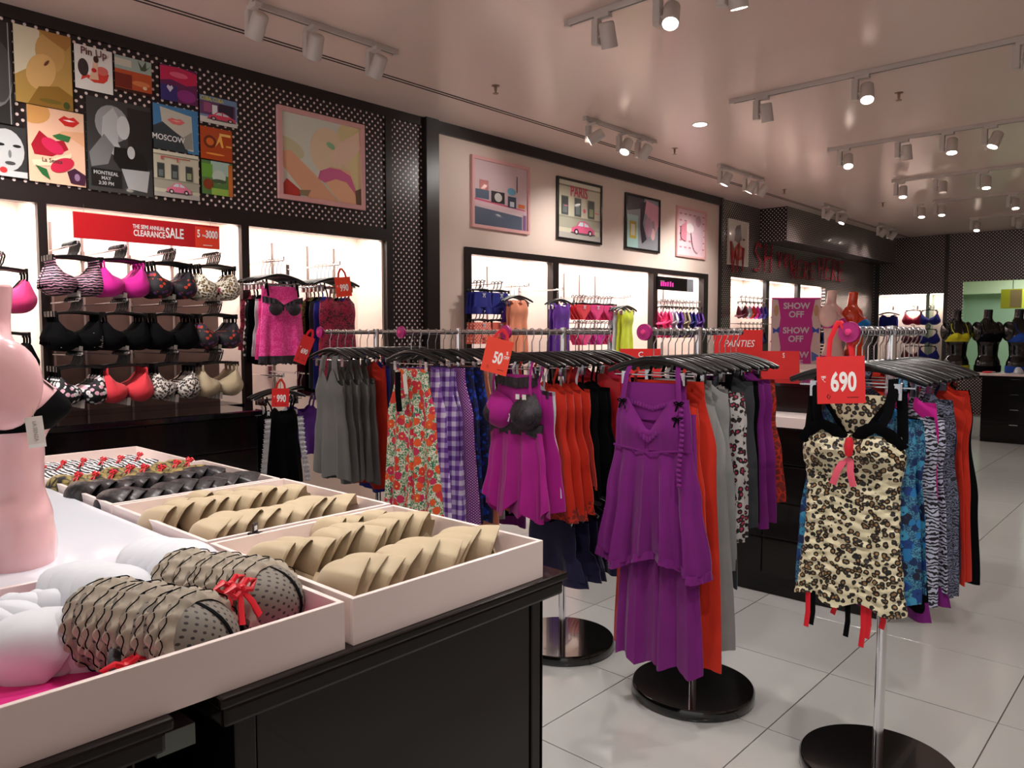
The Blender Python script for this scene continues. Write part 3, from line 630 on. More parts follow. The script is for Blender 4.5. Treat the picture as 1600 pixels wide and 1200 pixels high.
# ---------------------------------------------------------------- garments on hangers (origin = rail centre, facing local -Y)
def V3(*a): return Vector(a)
def gthing(name, label, cat, loc, rz, group): return thing(name, label, cat, loc, rz, group)
def slip(label, loc, rz, m, w=.15, wh=.2, L=.85, top=.26, k=5, fold=.016, hem=.012, strapm=None, trim=None, cups=True, cat='nightdress', group=None, var=0, d=.016, hemm=None, name='nightdress', sx=.105, sw=.014, neck=(.05, .52, .26)):
    t = thing(name, label, cat, loc, rz, group)
    cp = tuple((s * w * .52, -top - .055, .026, .062) for s in (-1, 1)) if cups else ()
    key = ('bodice', w, wh, L, top, k, fold, hem, var, cups, d, neck)
    obj('body', cached(key, lambda: cloth([(-top, w * .95, d, .0), (-top - .09, w, d * 1.1, .001), (-top - .17, w * .965, d, fold * .35), (-(top + L) / 2 - .05, (w + wh) / 2, d * 1.1, fold * .7), (-L, wh, d * 1.3, fold)], k=k, ph=var * 1.3, cups=cp, hem=hem, top=lambda x: neck[0] * (math.exp(-((abs(x) - neck[1]) / neck[2]) ** 2) - .35))), m, t)
    for s in (-1, 1): obj('strap', cached(('gstrap', s, top, sx, sw, w), lambda: ribbon([(s * sx, 0, -.135), (s * sx * 1.04, -.013, -.165), (s * (sx + w * .52) * .5, -.016, -(.165 + top) / 2), (s * w * .56, -.014, -top - .008)], sw)), strapm or m, t)
    if trim: obj('neck_trim', cached(('ntrim', w, top), lambda: ruffle([(-w * .9, -.016, -top + .006), (-w * .5, -.022, -top + .012), (0, -.018, -top - .02), (w * .5, -.022, -top + .012), (w * .9, -.016, -top + .006)], .032, .004, 12)), trim, t)
    if hemm: obj('hem_frill', cached(('hfrill', wh, L, k, fold, var), lambda: MB().rings([[(x * sc, (d * 1.3 * y + fold * (math.sin(k * PI * x / wh * .5 + var * 1.3) if True else 0)) + am * math.sin(i * .9), z) for i, (x, y) in enumerate([(wh * math.copysign(abs(math.cos(2 * PI * q / 60)) ** .8, math.cos(2 * PI * q / 60)), math.sin(2 * PI * q / 60)) for q in range(60)])] for sc, am, z in ((1.005, .001, -L + .02), (1.03, .004, -L - .01), (1.06, .006, -L - .04))])), hemm, t)
    return t
def trousers(label, loc, rz, m, w=.12, wh=.2, L=.95, group=None, var=0, band=None, cat='pyjama trousers', k=4, fold=.012):
    t = thing('pyjama_trousers', label, cat, loc, rz, group)
    obj('waistband', cached(('wband', w), lambda: cloth([(-.185, w, .012, .002), (-.225, w * 1.02, .014, .002)], k=9, step=.012)), band or m, t)
    for s in (-1, 1):
        obj('trouser_leg', cached(('tleg', s, w, wh, L, var, k, fold), lambda: cloth([(-.222, w * .54, .014, .002, s * w * .47), (-.45, (w + wh) * .29, .017, fold * .6, s * (w + wh) * .235), (-L, wh * .55, .02, fold, s * wh * .47)], n=28, k=k, ph=var + s, hem=.006)), m, t)
    return t
def shorts(label, loc, rz, m, w=.13, L=.2, group=None, name='shorts', cat='shorts', bow=None, z0=-.09):
    t = thing(name, label, cat, loc, rz, group)
    obj('body', cached(('shorts_body', w, L, z0), lambda: cloth([(z0, w * .9, .014, .002), (z0 - L * .5, w, .02, .004), (z0 - L * .7, w * 1.03, .02, .005)], n=28, k=4, step=.02)), m, t)
    for s in (-1, 1): obj('short_leg', cached(('short_leg', s, w, L, z0), lambda: cloth([(z0 - L * .66, w * .5, .019, .004, s * w * .5), (z0 - L, w * .44, .02, .006, s * w * .56)], n=20, k=3, step=.02)), m, t)
    obj('waistband', cached(('sw', w, z0), lambda: cloth([(z0 + .004, w * .91, .0155, .002), (z0 - .02, w * .93, .0165, .002)], n=28, k=4, step=.012)), m, t)
    if bow: obj('bow', BOW, bow, t, (0, -.016, z0 - .015))
    return t
def panties(label, loc, rz, m, w=.12, group=None, z0=-.085, bow=None):
    t = thing('panties', label, 'panties', loc, rz, group); rows = []
    def mk():
        mb = MB(); n = 32
        for (f0, f1) in ((0, 1),):
            rws = []
            for j in range(9):
                v = j / 8; hw = w * (1 - .12 * v) if v < .35 else w * (.96 - (v - .35) * 1.25); hw = max(.03, hw)
                rws.append([(hw * math.copysign(abs(math.cos(2 * PI * i / n)) ** .7, math.cos(2 * PI * i / n)), .013 * math.sin(2 * PI * i / n) + .003 * math.sin(7 * PI * math.cos(2 * PI * i / n)), z0 - .15 * v) for i in range(n)])
            mb.rings(rws, cap1=True)
        return mb
    obj('brief', cached(('brief', w, z0), mk), m, t); obj('waistband', cached(('pw', w, z0), lambda: cloth([(z0 + .006, w * 1.01, .015, .002), (z0 - .014, w * 1.0, .0155, .002)], n=28, k=5, step=.01)), m, t)
    if bow: obj('bow', BOW, bow, t, (0, -.016, z0 - .01))
    return t
# ---------------------------------------------------------------- wall cabinets under the bra display
wt = tag(obj('cabinet_worktop', MB().prism([(4.53, .962), (4.52, .968), (4.52, .994), (4.53, 1.0), (4.985, 1.0), (4.985, .962)], -2, 2.56).xf(Matrix(((0, 1, 0, 0), (1, 0, 0, 0), (0, 0, 1, 0), (0, 0, 0, 1)))), M_black), 'black glossy worktop along the wall below the bra display', 'worktop')
def drawer_unit(name, label, x0, x1, y0, y1, z0, z1, nd, axis='y', ncol=1, group=None, handle=True, plinth=.1, face=-1):
    """cabinet with drawers; front faces -Y (axis y) or -X (axis x)"""
    Wd = (x1 - x0) if axis == 'y' else (y1 - y0); Dp = (y1 - y0) if axis == 'y' else (x1 - x0)
    t = thing(name, label, 'cabinet', ((x0 + x1) / 2, y0, z0) if axis == 'y' else (x0, (y0 + y1) / 2, z0), 0 if axis == 'y' else -PI / 2, group)
    H = z1 - z0; obj('body', box(-Wd / 2, Wd / 2, .012, Dp, plinth, H), M_dark, t); obj('plinth', box(-Wd / 2, Wd / 2, .03, Dp, 0, plinth), M_dark, t)
    g = .006; dh = (H - plinth) / nd; cw = Wd / ncol
    for r in range(nd):
        for c in range(ncol):
            d = obj('drawer', box(-cw / 2 + g, cw / 2 - g, 0, .02, g, dh - g), M_dark, t, (-Wd / 2 + cw * (c + .5), 0, plinth + dh * r), bevel=.003)
            if handle: obj('handle', box(-.05, .05, -.012, .0, dh - .018, dh - .006), M_chrome if handle == 2 else M_dark, d)
    return t
for a, b, s in ((-1.4, -.1, 'out of view at the left'), (-.1, 1.23, 'behind the pink mannequin'), (1.23, 2.555, 'beneath the bras and the sale sign')):
    drawer_unit('drawer_cabinet', 'dark brown wall cabinet with drawers ' + s, a, b, 4.57, 4.97, 0, .96, 4, group='wall cabinets')

# ---------------------------------------------------------------- display table
TZ = .85
def table(label, x0, x1, y0, y1):
    t = thing('display_table', label, 'table', ((x0 + x1) / 2, (y0 + y1) / 2, 0)); a = (x1 - x0) / 2; b = (y1 - y0) / 2
    obj('worktop', box(-a, a, -b, b, TZ - .022, TZ), M_dark, t, bevel=.006); obj('worktop_moulding', box(-a + .010, a - .010, -b + .010, b - .010, TZ - .062, TZ - .022), M_dark, t, bevel=.008)
    obj('body', box(-a + .055, a - .055, -b + .06, b - .06, .08, TZ - .062), M_dark, t); obj('plinth', box(-a + .1, a - .1, -b + .1, b - .1, 0, .08), M_dark, t)
    for x in (-a + .05, a - .095): obj('pilaster', box(x, x + .045, -b + .05, -b + .07, .08, TZ - .062), M_dark, t, bevel=.003)
    for y in (-b + .05, b - .095): obj('pilaster', box(a - .065, a - .048, y, y + .045, .08, TZ - .062), M_dark, t, bevel=.003)
    obj('front_panel', box(-a + .10, a - .10, -b + .056, -b + .062, .09, TZ - .07), M_dark, t)
table('dark brown glossy display table under the nude bra trays', .625, 1.62, 1.27, 3.95)
table('dark brown glossy display table at the lower left corner', -.9, .545, 1.27, 3.95)
tag(obj('gap_strip', box(.55, .62, 1.36, 3.9, .74, .78), mat('grey_strip', (110, 118, 112), .5)), 'grey strip in the gap between the two display tables', 'strip')
TR_H = .1
def tray(label, x0, x1, y0, y1, floor_m=None):
    t = thing('display_tray', label, 'tray', ((x0 + x1) / 2, (y0 + y1) / 2, TZ), 0, 'pink display trays'); a = (x1 - x0) / 2; b = (y1 - y0) / 2; th = .012
    obj('tray_floor', box(-a + th, a - th, -b + th, b - th, .0, .012), floor_m or M_pink, t)
    for bx in ((-a, a, -b, -b + th), (-a, a, b - th, b), (-a, -a + th, -b + th, b - th), (a - th, a, -b + th, b - th)): obj('side', box(*bx, 0, TR_H), M_pink, t, bevel=.0015)
tray('front pink tray with white and grey ruffled bras', .285, .905, 1.29, 1.91, M_hot)
tray('pink tray of nude bras at the table corner', .925, 1.535, 1.29, 1.915)
tray('second pink tray of nude bras, behind the corner tray', .925, 1.54, 1.935, 2.57)
tray('pink tray of black lace bras', .925, 1.53, 2.585, 3.2); tray('farthest pink tray, with striped bras', .925, 1.50, 3.215, 3.83)
tag(obj('pink_riser', box(-.6, .912, 1.95, 3.86, TZ, .93), M_pinktop, bevel=.004), 'glossy pale pink riser under the pink mannequin', 'riser')
tag(obj('pink_tray_edge', box(-.4, .275, 1.295, 1.92, TZ, .862), M_pink), 'flat pink board at the lower left, beside the front tray', 'board')
t = thing('price_clip', 'small grey price clip on the pink riser', 'clip', (.80, 2.0, .93), R(30)); obj('foot', box(-.015, .015, -.01, .01, 0, .004), M_steel, t); obj('plate', box(-.014, .014, -.002, .002, .004, .035), mat('clip_grey', (140, 140, 145), .4), t)
t = thing('size_clip', 'small black size clip on the rim of the corner tray', 'clip', (1.06, 1.925, .945), R(35)); obj('foot', box(-.012, .012, -.016, .016, 0, .006), M_hang, t); obj('plate', box(-.014, .014, -.002, .002, .004, .032), M_hang, t); obj('size_print', box(-.008, .008, -.0028, -.002, .012, .024), M_white, t)

def row(n, x0, dx, y, z, m, yaw, pitch, desc, where, start=0, **k):
    for i in range(n):
        j = i if dx > 0 else n - 1 - i
        tray_bra('%s, %s from the left %s' % (desc, ORD[j + start], where), (x0 + dx * i, y + .012 * math.sin(i * 2.1), z + .006 * math.sin(i * 1.7 + y * 5)), m, yaw + .06 * math.sin(i * 1.3 + y), pitch + .05 * math.sin(i * 2.3), group=desc + 's ' + where, seed=int(i * 7 + y * 100), **k)
# domes lean towards -X and up; rims open to the right
row(9, 1.03, .054, 1.555, .915, F_nude, -PI / 2 + .12, R(36), 'nude moulded bra', 'in the main row of the corner tray', sep=.10, sc=1.25, twist=-.95)
row(3, 1.30, .07, 1.81, .905, F_nude, -PI / 2 + .05, R(36), 'nude moulded bra', 'at the back of the corner tray', sep=.05, sc=1.05, twist=-.9)
row(9, 1.03, .054, 2.20, .912, F_nude, -PI / 2 + .12, R(36), 'nude moulded bra', 'in the second nude tray', sep=.10, sc=1.25, twist=-.95)
row(4, 1.14, .08, 2.46, .90, F_nude, -PI / 2 + .05, R(36), 'nude moulded bra', 'at the back of the second nude tray', sep=.05, sc=1.0, twist=-.9)
row(9, 1.0, .057, 2.80, .91, F_blackgrey, -PI / 2 + .1, R(34), 'black lace bra', 'in the front row of the black tray', sep=.09, sc=1.18, twist=-.7)
row(8, 1.0, .060, 3.05, .91, F_glace, -PI / 2 + .1, R(34), 'black and gold bra with red bow', 'in the black tray', sep=.075, sc=1.1, m2=F_black, bow=F_ribred)
row(6, 1.0, .075, 3.45, .905, F_bwstr, -PI / 2 + .1, R(34), 'black and white striped bra', 'in the farthest tray', sep=.085, bow=F_ribred)
# grey ruffled bras face the front of the tray and stack backwards, whites lie behind and to the left
for i in range(9):
    tray_bra('taupe ruffled mesh bra with red bow, %s from the front in the front tray' % ORD[i], (.735 - .026 * .42 * i, 1.435 + .026 * i, .925 + .004 * math.sin(i * 2)), F_mesh, R(24) + .03 * math.sin(i), R(20), 'ruffled bras in the front tray', F_black, F_ribred if i < 2 else None, F_ruff, .098, 1.12, seed=i, twist=.0, shape=ROUND)
for i in range(4): tray_bra('smooth white bra, %s from the front at the back right of the front tray' % ORD[i], (.70 - .012 * i, 1.735 + .028 * i, .935), F_white, R(22), R(38), 'white bras in the front tray', seed=i, sep=.088, sc=1.15, twist=.0, shape=ROUND)
for i in range(6): tray_bra('smooth white bra, %s from the left at the left of the front tray' % ORD[i], (.375 + .042 * i, 1.70 + .012 * math.sin(i * 2), .905), F_white, R(-52), R(46), 'left white bras in the front tray', seed=i + 9, sep=.085, sc=1.12, twist=-.2, shape=ROUND if i == 0 else FULL)
t = thing('bra_bands', 'black mesh bands with red ribbons at the left end of the ruffled bras', 'bra bands', (.50, 1.40, .865))
for k in range(4): obj('band', ribbon([(.0 + .04 * k, -.01 + .012 * k, .0), (.005 + .04 * k, .0 + .012 * k, .03), (.02 + .04 * k, .03 + .012 * k, .055), (.05 + .04 * k, .07, .06)], .045, .25), F_blace, t); obj('ribbon', cached(('bow_big',), lambda: bow_mb(1.9)), F_ribred, t, (.01 + .04 * k, -.012 + .012 * k, .05))

# front mannequin
MP = (.553, 2.208, .93); MR = R(86)
mannequin('glossy pink mannequin torso at the left edge, wearing a black bra', MP, MR, M_pinkman, .86)
worn('bra', 'plain black bra worn by the pink mannequin at the left edge', MP, MR, F_black, .86)
t = thing('swing_tag', 'white cardboard swing tag hanging from the black bra', 'tag', (0, 0, 0)); 
q = Matrix.Translation(MP) @ Matrix.Rotation(MR, 4, 'Z') @ Matrix.Scale(.86, 4); p = q @ Vector((-.168, -.035, .43)); t.location = p; t.rotation_euler = (R(4), R(-5), R(-18))
obj('card', box(-.018, .018, -.0008, .0008, -.075, 0), M_tagw, t); obj('foot_strip', box(-.018, .018, -.0011, -.0008, -.075, -.066), M_white, t); obj('string', MB().tube([(0, 0, -.004), (.001, .002, .01), (.002, .004, .02)], .0006, 5), M_whiteP, t)
text('LA SENZA', .011, t, mat('tag_grey_ink', (170, 166, 160), .6), (0, -.0012, -.035), rot=(PI / 2, PI / 2, 0), bold=.01)

# ---------------------------------------------------------------- garment racks
def rack(label, x, y, L=.38, lower=False):
    t = thing('garment_rack', label, 'clothes rack', (x, y, 0))
    obj('base', MB().lathe([(.0, 0), (.245, 0), (.25, .006), (.25, .038), (.244, .046), (.0, .046)], 64), M_black, t)
    obj('pole', MB().lathe([(.0165, .046), (.0165, 1.52), (.0, 1.522)], 24), M_chrome, t); obj('top_bar', MB().tube([(-L, 0, 1.5), (L, 0, 1.5)], .0125, 14), M_chrome, t)
    if lower: obj('lower_bar', MB().tube([(-.12, 0, .80), (L, 0, .80)], .011, 14), M_chrome, t)
    obj('end_cap', MB().lathe([(0, .006), (.011, .004), (.0135, 0), (.0135, -.02)], 16), M_chrome, t, (L, 0, 1.5), (0, PI / 2, 0))
    for s in (-1,):
        e = obj('end_rosette', cached(('rosette',), lambda: MB().lathe([(.0, .012), (.012, .014), (.022, .008), (.030, .010), (.031, -.002), (.013, -.006), (.013, -.02)], 28)), M_rose, t, (s * (L + .012), 0, 1.5), (0, s * PI / 2, 0))
        obj('rosette_heart', cached(('rheart',), lambda: MB().lathe([(.0, .020), (.008, .018), (.011, .012), (.008, .009)], 14)), F_pink, e)
    return t
RZ = -PI / 2
def fill(rk, x, y, items, L=.38, z=1.5, x0=.05, dx=.05, clipped=True, lvl=''):
    n = len(items)
    for i, it in enumerate(items):
        kind, desc = it[0], it[1]; px_ = x - L + x0 + dx * i; jit = .07 * math.sin(i * 2.7 + x * 9 + y * 5)
        where = '%s from the near end of the %s' % (ORD[i], rk)
        hanger('black hanger, ' + where + lvl, (px_, y, z), RZ + jit, clipped and (i * 5 % 3 == 0), 'hangers on the ' + rk)
        if kind is None: continue
        kind('%s, %s%s' % (desc, where, lvl), (px_, y, z), RZ + jit, *it[2:3], group='garments on the ' + rk, var=i % 4, **(it[3] if len(it) > 3 else {}))
# rack with leopard chemise
racks = ((2.70, .782, 'leopard rack'), (2.80, 1.54, 'purple rack'), (2.82, 2.25, 'fuchsia rack'), (2.86, 3.0, 'floral rack'), (2.88, 3.74, 'grey rack'))
def r_(i): return racks[i]
rack('chrome rack on a black disc, carrying the leopard chemise', *r_(0)[:2]); rack('chrome rack on a black disc, carrying the long purple nightdress', *r_(1)[:2])
rack('chrome rack on a black disc with a lower bar, carrying the fuchsia babydoll', *r_(2)[:2], lower=True); rack('chrome rack carrying the floral trousers', *r_(3)[:2]); rack('chrome rack carrying the grey tops', *r_(4)[:2])
def G(**k): return k
def noop(*a, **k): pass
def leop(label, loc, rz, m, group=None, var=0):
    t = thing('chemise', label, 'chemise', loc, rz, group)
    obj('body', cloth([(-.30, .135, .022, 0), (-.36, .148, .024, .001), (-.46, .132, .020, .003), (-.60, .135, .02, .004), (-.75, .152, .024, .006), (-.82, .165, .026, .008)], n=72, k=5, step=.008, cups=((-.072, -.345, .042, .055), (.072, -.345, .042, .055)), ruche=.0065, hem=.012, hemk=4), F_leo, t)
    obj('back_panel', cloth([(-.185, .10, .006, 0), (-.24, .07, .006, 0), (-.30, .03, .006, 0)], n=20, step=.02).xf(Matrix.Translation((0, .012, 0))), F_leo, t)
    for s in (-1, 1):
        obj('cup_trim', ribbon([(s * .012, -.026, -.325), (s * .04, -.048, -.290), (s * .075, -.058, -.272), (s * .11, -.044, -.290), (s * .142, -.02, -.335)], .038, .16), F_black, t)
        obj('strap', ribbon([(s * .105, 0, -.135), (s * .108, -.014, -.17), (s * .10, -.03, -.24), (s * .085, -.045, -.275)], .028), F_black, t)
        obj('side_strap', ribbon([(s * .125, .01, -.17), (s * .13, .01, -.24), (s * .135, .0, -.32)], .03), F_black, t)
        obj('ribbon_tail', ribbon([(s * .004, -.034, -.36), (s * .018 - .012, -.042, -.41), (s * .030 - .016, -.036, -.455)], .02), F_blush, t)
        obj('neck_edge', ribbon([(s * .10, .004, -.19), (s * .06, .002, -.25), (s * .01, -.006, -.325)], .014), F_black, t)
    obj('rosette', MB().lathe([(0, -.03), (.010, -.026), (.015, 0), (.010, .026), (0, .03)], 14, (0, -.04, -.338)), F_ribred, t)
    for x, m2, l in ((-.12, F_ribred, .10), (-.105, F_black, .09), (.0, F_black, .10), (.045, F_ribred, .12), (.06, F_ribred, .09), (.10, F_ribred, .05), (-.04, F_ribred, .04)):
        obj('garter_strap', ribbon([(x, -.01, -.80), (x + .003, -.014, -.82 - l * .5), (x - .003, -.012, -.82 - l)], .016), m2, t)
fill('leopard rack', *r_(0)[:2], [(leop, 'ruched leopard chemise with pink ribbon', F_leo), (slip, 'blue petal-print chemise', F_camo, G(w=.165, wh=.185, L=.80, cat='chemise')), (slip, 'blue petal-print chemise', F_camo, G(w=.17, wh=.185, L=.78)), (slip, 'black chemise with purple lace hem', F_black, G(w=.15, wh=.185, L=.83, hemm=F_purple)),
     (slip, 'white zebra-print chemise', F_zebw, G(w=.175, wh=.19, L=.84)), (slip, 'magenta chemise', F_hotp, G(w=.17, wh=.165, L=.74, top=.22)), (slip, 'white zebra-print chemise', F_zebw, G(w=.175, wh=.195, L=.83, hemm=F_purple)),
     (slip, 'grey zebra-print tank dress', F_zebg, G(w=.18, wh=.20, L=.84, top=.22, sw=.03)), (slip, 'grey zebra-print tank dress', F_zebg, G(w=.18, wh=.205, L=.85, top=.22, sw=.03)), (slip, 'navy chemise', F_navy, G(w=.17, wh=.19, L=.82)), (slip, 'orange-red slip', F_orange, G(w=.185, wh=.205, L=.85, top=.2, sw=.03)), (slip, 'orange-red slip', F_orange, G(w=.185, wh=.205, L=.84, top=.2, sw=.03)), (slip, 'black slip', F_black, G(w=.185, wh=.225, L=.86, top=.2, sw=.03))], dx=.0535)
def purp(label, loc, rz, m, group=None, var=0):
    t = thing('nightdress', label, 'nightdress', loc, rz, group); d = .02
    obj('back_bodice', cloth([(-.19, .125, .007, 0), (-.33, .14, .010, .002)], n=28, step=.03).xf(Matrix.Translation((0, .012, 0))), F_purple, t)
    obj('bodice', cloth([(-.265, .145, d, .001), (-.34, .155, d, .003), (-.44, .158, d, .003)], k=22, n=88, step=.015, top=lambda x: .02 - .13 * max(0.0, 1 - abs(x + .05) / .62), cups=((-.075, -.35, .02, .06), (.075, -.35, .02, .06))), F_purple, t)
    obj('skirt', cloth([(-.435, .16, d, .004), (-.62, .19, d * 1.1, .014), (-.86, .232, d * 1.3, .026)], n=96, k=9, ph=.7, hem=.03, hemk=3, step=.02), F_purple, t)
    obj('waist_seam', ribbon([(-.158, -.02, -.43), (-.05, -.03, -.44), (0, -.03, -.45), (.05, -.03, -.44), (.158, -.02, -.43)], .008), F_purple, t)
    obj('neck_ruffle', ruffle([(-.115, -.022, -.255), (-.03, -.030, -.375), (.0, -.030, -.39), (.05, -.030, -.345), (.125, -.024, -.27)], .022, .006, 22, 132), F_purple, t)
    obj('top_ruffle', ruffle([(-.10, .004, -.252), (0, .0, -.275), (.10, .004, -.245)], .018, .005, 16, 96), F_purple, t)
    obj('side_ruffle', ruffle([(.12, -.030, -.27), (.128, -.036, -.38), (.118, -.040, -.50), (.123, -.042, -.56)], .018, .005, 16, 96, dv=(1, 0, 0)), F_purple, t)
    obj('hem_ruffle', MB().rings([[((.232 + o) * math.copysign(abs(math.cos(a)) ** .8, math.cos(a)), (.026 + o) * math.copysign(abs(math.sin(a)) ** .8, math.sin(a)) + .026 * math.sin(4.5 * PI * math.copysign(abs(math.cos(a)) ** .8, math.cos(a)) + .7 + .5 * math.sin(4 * -.86)) + am * math.sin(a * 60), z + .03 * math.sin(1.5 * PI * math.cos(a) + 1.2)) for a in [2 * PI * i / 180 for i in range(180)]] for o, am, z in ((.0, .001, -.852), (.003, .003, -.868), (.006, .005, -.885))]), F_purple, t)
    for s in (-1, 1):
        obj('strap', ribbon([(s * .10, 0, -.125), (s * .106, -.014, -.16), (s * .112, -.02, -.21), (s * .118, -.024, -.262)], .020), F_purple, t)
        obj('bow', BOW, F_black, t, (s * .118, -.022, -.258))
    obj('bow', BOW, F_black, t, (.115, -.028, -.315))
    for s in (-1, 1): obj('trouser_leg', cloth([(-.30, .075, .012, .001, s * .07), (-.80, .085, .016, .008, s * .075), (-1.27, .10, .02, .014, s * .082)], n=44, k=4, ph=s, hem=.014).xf(Matrix.Translation((.02, .02, 0))), F_purple, t)
fill('purple rack', *r_(1)[:2], [(purp, 'long ruffled purple nightdress over trousers', F_purple), (slip, 'orange-red slip with black straps', F_orange, G(w=.175, wh=.205, L=.86, strapm=F_orl)), (trousers, 'orange-red trousers', F_orange, G(w=.15, wh=.235, L=1.27)), (slip, 'light grey nightshirt with black straps', F_lgrey, G(w=.18, wh=.205, L=.93, strapm=F_black)), (trousers, 'light grey trousers', F_lgrey, G(w=.13, wh=.24, L=1.21)),
     (slip, 'light grey tank dress', F_lgrey, G(w=.18, wh=.215, L=.93, strapm=F_black, top=.22)), (slip, 'charcoal nightdress', F_char, G(w=.17, wh=.22, L=1.0)), (slip, 'pink leopard-spot nightdress with black trim', F_leop, G(w=.19, wh=.20, L=.82, strapm=F_black, top=.24, sw=.04)), (slip, 'pink leopard-spot nightdress', F_leop, G(w=.185, wh=.195, L=.81, strapm=F_black, sw=.04)), (slip, 'charcoal tank dress', F_char, G(w=.185, wh=.20, L=.80, top=.2, sw=.03)), (slip, 'black nightdress', F_black, G(w=.185, wh=.20, L=.78, top=.2)), (slip, 'purple jersey nightdress', F_purple, G(w=.185, wh=.215, L=.80, top=.2)), (slip, 'purple jersey nightdress', F_purple, G(w=.19, wh=.215, L=.79, top=.2)), (slip, 'orange nightdress with dark lace pattern', F_orl, G(w=.195, wh=.235, L=.72, top=.2, sw=.03))], dx=.0515)
def fuch(label, loc, rz, m, group=None, var=0):
    t = thing('babydoll', label, 'babydoll', loc, rz, group)
    obj('back_panel', cloth([(-.185, .13, .006, .0), (-.33, .145, .012, .002)], n=24, step=.03).xf(Matrix.Translation((0, .014, 0))), F_fuch, t)
    obj('lace_edge', ruffle([(-.13, .004, -.185), (0, .002, -.20), (.13, .004, -.185)], .045, .003, 8), F_blace, t)
    obj('lace_band', cloth([(-.395, .165, .024, .0), (-.445, .16, .022, .002)], n=48, k=5, step=.012, hem=.006, hemk=9), F_blace, t)
    obj('skirt', cloth([(-.43, .16, .02, .004), (-.58, .185, .022, .012), (-.775, .215, .03, .024)], n=96, k=7, ph=.3, hem=.045, hemk=4, step=.02), F_fuch, t)
    obj('underskirt', cloth([(-.50, .15, .012, .004), (-.80, .18, .02, .014)], n=64, k=6, ph=2, hem=.02, hemk=5).xf(Matrix.Translation((-.01, .008, 0))), F_fuch, t)
    for s in (-1, 1):
        c = obj('cup', cup_mb(s, .085, .065, .8, .35), F_fuch if s < 0 else F_blace, t, (s * .082, -.016, -.345)); obj('lace_overlay', cup_mb(s, .05, .03, .8, .2), F_blace, c, (s * .026, -.036, -.008), (0, 0, s * .3))
        obj('strap', ribbon([(s * .105, 0, -.12), (s * .11, -.02, -.16), (s * .115, -.03, -.22), (s * .118, -.026, -.285)], .016), F_fuch, t)
        obj('size_label', box(-.011, .011, -.001, .001, -.022, 0), M_tagw, t, (s * .02 + .08, -.05, -.265))
    obj('bow', BOW, F_white, t, (0, -.03, -.36))
fill('fuchsia rack', *r_(2)[:2], [(fuch, 'fuchsia babydoll with black lace cups', F_fuch), (slip, 'fuchsia babydoll with lace edge', F_fuch, G(w=.165, wh=.215, L=.78, trim=F_blace)), (slip, 'white chemise', F_white, G(w=.15, wh=.20, L=.72)), (slip, 'orange-red babydoll with black-edged frill', F_orange, G(w=.155, wh=.21, L=.80, hemm=F_orl)), (slip, 'orange-red babydoll with white bows', F_orange, G(w=.165, wh=.215, L=.80, hemm=F_orl, strapm=F_white)), (slip, 'orange-red babydoll with black-edged frill', F_orange, G(w=.165, wh=.22, L=.78, hemm=F_orl)), (slip, 'orange-red babydoll with white straps', F_orange, G(w=.17, wh=.215, L=.72, hemm=F_black, strapm=F_white)),
     (slip, 'black babydoll with white bows', F_black, G(w=.185, wh=.215, L=.74)), (slip, 'black babydoll', F_black, G(w=.185, wh=.215, L=.76)), (slip, 'black babydoll', F_black, G(w=.185, wh=.22, L=.74)), (slip, 'deep red lace nightdress', F_red, G(w=.185, wh=.21, L=.66, top=.22, sw=.04)), (slip, 'rose lace nightdress', F_rose, G(w=.185, wh=.21, L=.64, top=.2, sw=.04)), (slip, 'rose lace nightdress', F_rose, G(w=.185, wh=.21, L=.66, top=.2, sw=.04)), (None, '')], dx=.053)
fill('fuchsia rack', *r_(2)[:2], [(slip, 'navy frilled skirt slip', F_navy, G(w=.15, wh=.20, L=.42, top=.17, hemm=F_navy, cups=False)) for i in range(5)], z=.80, x0=.30, dx=.085, clipped=True, lvl=', lower bar')
fill('floral rack', *r_(3)[:2], [(trousers, 'bright floral pyjama trousers', F_floral, G(w=.125, wh=.215, L=1.0, fold=.02)), (trousers, 'purple gingham pyjama trousers', F_plaid, G(w=.15, wh=.225, L=1.02, fold=.02)), (trousers, 'purple gingham pyjama trousers', F_plaid, G(w=.155, wh=.23, L=1.02, fold=.02)), (trousers, 'purple gingham pyjama trousers', F_plaid, G(w=.16, wh=.235, L=1.02, fold=.02)), (trousers, 'purple pin-dot pyjama trousers', F_pdot, G(w=.15, wh=.245, L=1.04)), (trousers, 'blue swirl pyjama trousers', F_bluebk, G(w=.175, wh=.235, L=1.0)), (trousers, 'blue swirl pyjama trousers', F_bluebk, G(w=.18, wh=.235, L=1.0)),
     (trousers, 'coral glitter pyjama trousers', F_leod, G(w=.165, wh=.245, L=1.06)), (trousers, 'light grey pyjama trousers', F_lgrey, G(w=.165, wh=.23, L=1.0)), (trousers, 'black pyjama trousers', F_black, G(w=.18, wh=.24, L=1.0)), (trousers, 'black pyjama trousers', F_black, G(w=.18, wh=.24, L=1.0)), (trousers, 'purple pyjama trousers', F_purple, G(w=.15, wh=.23, L=1.08)), (trousers, 'black pyjama trousers', F_black, G(w=.18, wh=.24, L=1.0))], dx=.055)
fx, fy = r_(3)[:2]
t = thing('waist_tie', 'black satin tie with white label on the floral trousers', 'tie', (fx - .36, fy, 1.5), RZ); obj('tie_end', ribbon([(-.035, -.03, -.20), (-.03, -.036, -.30), (-.02, -.034, -.40)], .045), F_black, t); obj('label', box(-.014, .014, -.042, -.040, -.31, -.21), M_tagw, t, (0, 0, 0), (0, R(-8), 0))
